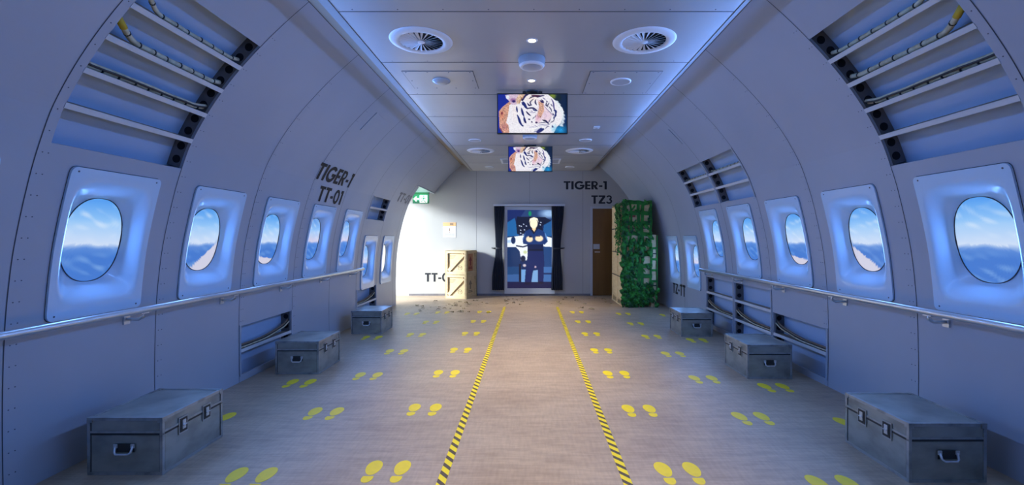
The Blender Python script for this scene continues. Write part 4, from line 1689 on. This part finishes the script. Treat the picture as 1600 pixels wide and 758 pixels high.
# ------------------------------------------------------------------ notice and exit sign
t = thing('safety_notice', 'white notice with an orange top fixed to bulkhead beneath the exit sign', 'notice', (-1.925, YW, 1.58))
mb = MB()
mb.box(-0.155, 0.155, -0.006, 0, -0.18, 0.09)
mb.build('lower_sheet', M['paper'], t)
mb = MB()
mb.box(-0.155, 0.155, -0.007, 0, 0.09, 0.18)
mb.build('orange_header', M['paper_orange'], t)
mb = MB()
mb.box(0.01, 0.09, -0.009, -0.007, 0.11, 0.165)
mb.lathe([(0, 0)], n=3) if False else None
mb.box(-0.012, 0.012, -0.0075, -0.006, -0.03, 0.04)
mb.box(-0.012, 0.012, -0.0075, -0.006, -0.065, -0.045)
for i in range(4):
    mb.box(-0.12, 0.12, -0.0072, -0.006, -0.10 - i * .018, -0.093 - i * .018)
mb.build('symbol', mat('notice_ink', (0.30, 0.20, 0.12), 0.7), t)

t = thing('exit_sign', 'green lit exit sign with white arrow and running figure over the side doorway', 'sign', (-2.535, 10.42, HEAD))
ew, eh = 0.187, 0.125
mb = MB()
mb.box(-ew, ew, 0, 0.06, -0.26, 0.0, bev=.004)
mb.build('housing', M['sign_green'], t)
mb = MB()
mb.box(-ew - .004, ew + .004, -0.004, 0.064, -0.045, 0.0)
mb.build('top_band', mat('dark_green', (0.0, 0.10, 0.03), .4), t)
mb = MB()
zc = -0.155
F = lambda pts: mb.face([(x, -0.0035, zc + z) for x, z in pts])
F([(-.165, 0), (-.105, .062), (-.085, .045), (-.112, .018), (-.035, .018), (-.035, -.018), (-.112, -.018), (-.085, -.045), (-.105, -.062)])
mb.build('arrow', M['sign_white'], t, fixn=False)
mb = MB()
mb.box(-.020, .155, -.0035, -.001, zc - .088, zc + .088)
mb.build('doorway_symbol', M['sign_white'], t)
mb = MB()
G_ = lambda pts: mb.face([(x, -0.0050, zc + z) for x, z in pts])
G_([(.072 + .016 * math.cos(a * PI / 6), .055 + .016 * math.sin(a * PI / 6)) for a in range(12)])
G_([(.055, .035), (.095, .030), (.085, -.010), (.055, -.012)])
G_([(.055, .032), (.020, .010), (.008, .022), (.0, .012), (.018, -.006), (.060, .015)])
G_([(.092, .028), (.128, .000), (.120, -.012), (.085, .010)])
G_([(.055, -.010), (.030, -.045), (.002, -.045), (.002, -.060), (.038, -.060), (.070, -.020)])
G_([(.070, -.012), (.100, -.040), (.125, -.080), (.108, -.086), (.082, -.050), (.058, -.020)])
G_([(.140, .075), (.148, .075), (.148, -.085), (.140, -.085)])
G_([(.0, .080), (.148, .080), (.148, .072), (.0, .072)])
mb.build('running_figure', mat('sign_dark_green', (0.0, .09, .035), .5, emit=(0, .12, .05), estr=.6), t, fixn=False)
el = lamp('exit_sign_glow', 'AREA', (-2.535, 10.36, HEAD - 0.13), (math.radians(130), 0, 0), 0.9, (0.25, 1.0, 0.6), shape='RECTANGLE', size=.36, size_y=.2)

# ------------------------------------------------------------------ stacked crates by the doorway


def make_crate(loc, rz, label, red):
    t = thing('wooden_crate', label, 'crate', loc, rz, group='two crates stacked by the side doorway')
    S = 0.545
    H = 0.548
    h = S / 2
    mb = MB()
    mb.box(-h + .036, h - .036, -h + .036, h - .036, 0.008, H - 0.012)
    mb.build('plywood_box', M['wood2'], t)
    b_ = 0.062
    for face in range(4):
        R = Matrix.Rotation(face * PI / 2, 4, 'Z')
        mb = MB()
        for (x0, x1, z0, z1) in ((-h, h, 0, b_), (-h, h, H - b_, H), (-h, -h + b_, b_, H - b_), (h - b_, h, b_, H - b_)):
            mb.box(x0, x1, -h, -h + .037, z0, z1, 0, R)
        mb.build('frame', M['wood'], t)
        if face in (0,):
            mb = MB()
            # diagonal brace
            L = math.hypot(S - 2 * b_ - .02, H - 2 * b_ - .02)
            a = math.atan2(H - 2 * b_, S - 2 * b_)
            Rm = R @ Matrix.Translation((0, -h + .011, H / 2)) @ Matrix.Rotation(-a, 4, 'Y')
            mb.box(-L / 2 + .012, L / 2 - .012, -.008, .026, -.040, .040, 0, Rm)
            mb.build('diagonal_brace', M['wood'], t)
            mb = MB()
            pts = [(0.09 + .05 * math.cos(q * PI / 12), -h + .034, .155 + .05 * math.sin(q * PI / 12)) for q in range(25)]
            mb.tube(pts, .0035, 6, caps=False)
            for i in range(3):
                mb.box(-.18, -.02 - i * .03, -h + .033, -h + .0365, .42 - i * .03, .432 - i * .03)
            mb.tube([(0.06, -h + .034, .18), (.09, -h + .034, .14), (.12, -h + .034, .18)], .0035, 6, caps=False)
            mb.build('stamped_marking', M['stamp'], t)
    mb = MB()
    mb.box(-h, h, -h, h, H - .012, H)
    mb.build('lid', M['wood2'], t)
    # up arrow on the side facing the screen (+x)
    mb = MB()
    x = h - .034
    q = 0.255
    A = lambda pts: mb.face([(x, y, z) for y, z in pts])
    A([(-.032, q - .06), (.032, q - .06), (.032, q + .05), (-.032, q + .05)])
    A([(-.085, q + .05), (.085, q + .05), (0, q + .16)])
    for i, w_ in enumerate((.10, .11)):
        A([(-w_, q - .085 - i * .03), (w_, q - .085 - i * .03), (w_, q - .105 - i * .03), (-w_, q - .105 - i * .03)])
    mb.build('arrow_marking', M['red'] if red else M['stamp'], t, fixn=False)
    if red:
        mb = MB()
        mb.box(h - .0365, h - .035, -.13, .13, .07, .47)
        mb.build('marking_board', mat('orange_board', (.45, .20, .08), .7), t)
    return t


ang = math.radians(18)
cc = (-1.64 + 0.035, 10.19 + 0.36)
make_crate((cc[0], cc[1] - 0.04, 0), -ang, 'pale wooden crate with diagonal brace standing on the floor, bottom of the two', False)
make_crate((cc[0], cc[1] - 0.04, 0.549), -ang, 'pale wooden crate with red arrow side, stacked on the other crate', True)

# ------------------------------------------------------------------ netted cargo stack
PX0, PX1, PY0, PY1 = 1.865, 2.435, 8.985, 10.15
t = thing('pallet', 'low wooden pallet under the netted cargo crates', 'pallet', (0, 0, 0))
mb = MB()
for i in range(7):
    y = PY0 + (PY1 - PY0 - .1) * i / 6
    mb.box(PX0, PX1 + .1, y, y + .1, .10, .12)
mb.build('deck', M['woodpale'], t)
for x in (PX0, (PX0 + PX1) / 2, PX1):
    for y in (PY0, (PY0 + PY1) / 2 - .05, PY1 - .1):
        mb = MB()
        mb.box(x, x + .10, y, y + .1, .02, .10)
        mb.build('block', M['woodpale'], t)
    mb = MB()
    mb.box(x, x + .1, PY0, PY1, 0, .02)
    mb.build('runner', M['woodpale'], t)
lv = ['bottom', 'second', 'third', 'top']
proto = None
Hc = 0.4955
for iy in range(2):
    for iz in range(4):
        if proto is None:
            t = thing('cargo_crate', 'x', 'crate')
            w_, dd = PX1 - PX0, (PY1 - PY0) / 2 - .004
            mb = MB()
            for k in range(4):
                z0 = .002 + k * (Hc - .006) / 4
                mb.box(.012, w_ - .012, .012, dd - .012, z0 + .002, z0 + (Hc - .006) / 4 - .002)
            mb.build('plank_walls', M['woodpale'], t)
            for x0, x1, y0, y1 in ((0, .05, 0, .012), (w_ - .05, w_, 0, .012), (0, .012, 0.012, .05), (0, .012, dd - .05, dd), (0, .05, dd - .012, dd)):
                mb = MB()
                mb.box(x0, x1, y0, y1, 0, Hc - .003)
                mb.build('corner_batten', M['woodpale'], t)
            mb = MB()
            mb.box(-.003, .0, 0, dd, Hc * .93, Hc * .965)
            mb.box(0, w_, -.003, 0, Hc * .93, Hc * .965)
            mb.build('strap', M['strap'], t)
            proto = t
        else:
            t = dup(proto)
        t.location = (PX0, PY0 + iy * (PY1 - PY0) / 2, .12 + iz * Hc)
        tag(t, 'plywood cargo crate on the pallet, %s layer, %s' % (lv[iz], 'behind the green net' if iy == 0 else 'bulkhead end of stack'), 'crate', 'cargo crates under the green net')
t = thing('flat_crate', 'tall narrow plywood crate standing between the netted stack and hull wall', 'crate', (PX1 + .006, PY0 + .01, .12))
mb = MB()
mb.box(0, .10, 0, .55, 0, 1.33)
mb.build('box', M['woodpale'], t)
mb = MB()
for z in (.3, .62, .94):
    mb.box(-.0, .101, -.004, 0, z, z + .02)
mb.build('strap', M['strap'], t)

# webbing net over the front
net = thing('cargo_net', 'green webbing cargo net with camouflage strips draped over the crates', 'net')
random.seed(5)
mb = MB()
yN = PY0 - .012


def wx(u, v):
    return u


nv = [1.90, 2.03, 2.185, 2.26, 2.425]
nw = [.036, .020, .030, .030, .022]
for i, x in enumerate(nv):
    pts = []
    for k in range(25):
        z = .13 + (2.115 - .13) * k / 24
        pts.append((x + .010 * math.sin(z * 7 + i * 2) + .006 * math.sin(z * 17 + i), z))
    w_ = nw[i]
    for (xa, za), (xb, zb) in zip(pts, pts[1:]):
        mb.face([(xa - w_, yN, za), (xa + w_, yN, za), (xb + w_, yN, zb), (xb - w_, yN, zb)])
z = .21
j = 0
while z < 2.14:
    pts = []
    for k in range(19):
        x = 1.845 + (2.455 - 1.845) * k / 18
        pts.append((x, z + .010 * math.sin(x * 13 + j * 2.1) + .006 * math.sin(x * 31 + j)))
    w_ = .040
    for (xa, za), (xb, zb) in zip(pts, pts[1:]):
        mb.face([(xa, yN - .003, za - w_), (xb, yN - .003, zb - w_), (xb, yN - .003, zb + w_), (xa, yN - .003, za + w_)])
    z += .2095
    j += 1
# over the top and down the flat crate
for x in nv:
    mb.face([(x - .026, yN, 2.112), (x + .026, yN, 2.112), (x + .026, PY1, 2.112), (x - .026, PY1, 2.112)])
for z in (.30, .52, .74, .96, 1.18):
    mb.face([(2.44, yN - .003, z - .022), (2.56, yN - .003, z - .022), (2.56, yN - .003, z + .022), (2.44, yN - .003, z + .022)])
mb.face([(2.545, yN, .13), (2.565, yN, .13), (2.565, yN, 1.44), (2.545, yN, 1.44)])
o = mb.build('webbing', M['net'], net, fixn=False)
sd = o.modifiers.new('thick', 'SOLIDIFY')
sd.thickness = 0.005
# camouflage strips: garland down the front-left, wrapping on to the aisle side
mb = MB()


def leafstrip(p, n, size, ang):
    """a curled fabric strip of three quads"""
    n = Vector(n).normalized()
    u = n.cross(Vector((0, 0, 1))).normalized()
    v = n.cross(u).normalized()
    d = (u * math.cos(ang) + v * math.sin(ang))
    e = n.cross(d)
    w_ = size * random.uniform(.18, .32)
    pts = []
    for k in range(4):
        f = k / 3
        c = p + d * size * (f - .5) + n * (.012 + size * .35 * math.sin(f * PI) * random.uniform(.4, 1))
        ww = w_ * (1 - abs(f - .45) * 1.2)
        pts.append((c - e * ww, c + e * ww))
    for (a, b1), (c, d1) in zip(pts, pts[1:]):
        mb.face([a, b1, d1, c], 0, True)


def dens(x, z):
    # denser toward the lower left, thin at the top right
    f = 0.0
    if z < .45:
        f = 1.0 if x < 2.3 else .35
    elif z < 1.35:
        f = 0.95 if x < 2.05 else (.4 if x < 2.16 else .05)
    else:
        f = 0.8 if x < 1.95 else .05
    if 1.0 < z < 1.2:
        f = max(f, .3)
    return f


cnt = 0
while cnt < 430:
    x, z = random.uniform(1.84, 2.56), random.uniform(.03, 2.1)
    if x > 2.45 and z > .35:
        continue
    if random.random() < dens(x, z):
        leafstrip(Vector((x, yN - .006 - random.random() * .03, z)), (0, -1, 0), random.uniform(.07, .17), random.uniform(PI * .3, PI * .8))
        cnt += 1
cnt = 0
while cnt < 260:
    y, z = random.uniform(PY0 - .02, PY0 + .62), random.uniform(1.05, 2.1)
    f = (1 - (y - PY0) / .62) * (1 if z > 1.3 else .5)
    if random.random() < f:
        leafstrip(Vector((PX0 - .010 - random.random() * .03, y, z)), (-1, 0, 0), random.uniform(.05, .13), random.uniform(0, PI))
        cnt += 1
o = mb.build('camouflage_leaves', M['camo'], net, fixn=False)
sd = o.modifiers.new('thick', 'SOLIDIFY')
sd.thickness = 0.0015
# coloured freight stickers on the crates
for x0, x1, z0, z1, m_ in ((2.0, 2.12, 1.80, 1.93, 'red'), (2.17, 2.27, 1.11, 1.20, 'paper_orange')):
    mb = MB()
    mb.box(x0, x1, PY0 - .0065, PY0 - .003, z0, z1)
    o = mb.build('freight_label', M[m_])
    tag(o, '%s freight sticker on the crate front behind the net' % ('dark red' if m_ == 'red' else 'orange'), 'sticker')

# ------------------------------------------------------------------ dry leaves scattered before the bulkhead
random.seed(11)


def leaf_shape(size):
    mb = MB()
    pts = []
    n = 5
    for k in range(n + 1):
        f = k / n
        w_ = size * .28 * math.sin(PI * (f * .9 + .05))
        zc = .002 + size * .14 * math.sin(f * PI)
        pts.append(((size * (f - .5), -w_, zc + w_ * .25), (size * (f - .5), 0, zc - .001 + .001), (size * (f - .5), w_, zc + w_ * .35)))
    for a, b_ in zip(pts, pts[1:]):
        mb.face([a[0], a[1], b_[1], b_[0]], 0, True)
        mb.face([a[1], a[2], b_[2], b_[1]], 0, True)
    mb.face([(-size * .62, -.001, .001), (-size * .5, -.001, .002), (-size * .5, .001, .002), (-size * .62, .001, .001)])
    return mb


lf = [leaf_shape(.075).build('dry_leaf', M['leaf'], fixn=False), leaf_shape(.085).build('dry_leaf', M['leaf2'], fixn=False)]
used = [False, False]
spots = []
for i in range(62):
    if i < 34:
        spots.append((random.gauss(-1.55, .42), random.uniform(8.3, 9.95), 'between the doorway and the striped tape'))
    elif i < 50:
        spots.append((random.uniform(-.7, 1.0), random.uniform(9.2, 10.5), 'in front of the curtained screen'))
    else:
        spots.append((random.uniform(.8, 1.75), random.uniform(8.5, 10.4), 'beside the netted cargo crates'))
for x, y, where in spots:
    if x < -2.7:
        continue
    k = 0 if random.random() < .6 else 1
    o = lf[k] if not used[k] else lf[k].copy()
    if used[k]:
        C.objects.link(o)
    used[k] = True
    s_ = random.uniform(.6, 1.5)
    o.scale = (s_, s_, s_)
    o.location = (x, y, 0.0)
    o.rotation_euler = (0, 0, random.uniform(0, 6.28))
    tag(o, '%s dry leaf lying on the floor %s' % ('dark brown' if k == 0 else 'pale', where), 'leaf', 'dry leaves %s' % where)
mb = MB()
for i in range(420):
    if i < 240:
        x, y = random.gauss(-1.5, .55), random.uniform(8.0, 10.3)
    else:
        x, y = random.uniform(-.9, 1.75), random.uniform(8.9, 10.6)
    if x < -2.7 or (x < -1.2 and y > 10.1):
        continue
    r = random.uniform(.005, .016)
    a = random.uniform(0, 6.28)
    mb.face([(x + r * math.cos(a + k * 2.1) * (1 if k else 1.8), y + r * math.sin(a + k * 2.1), .002 + .004 * random.random()) for k in range(3)], random.randint(0, 1))
o = mb.build('leaf_litter', [M['leaf'], M['leaf2']], fixn=False)
tag(o, 'fine crumbs of dry leaf scattered on the floor before the bulkhead', 'litter', kind='stuff')
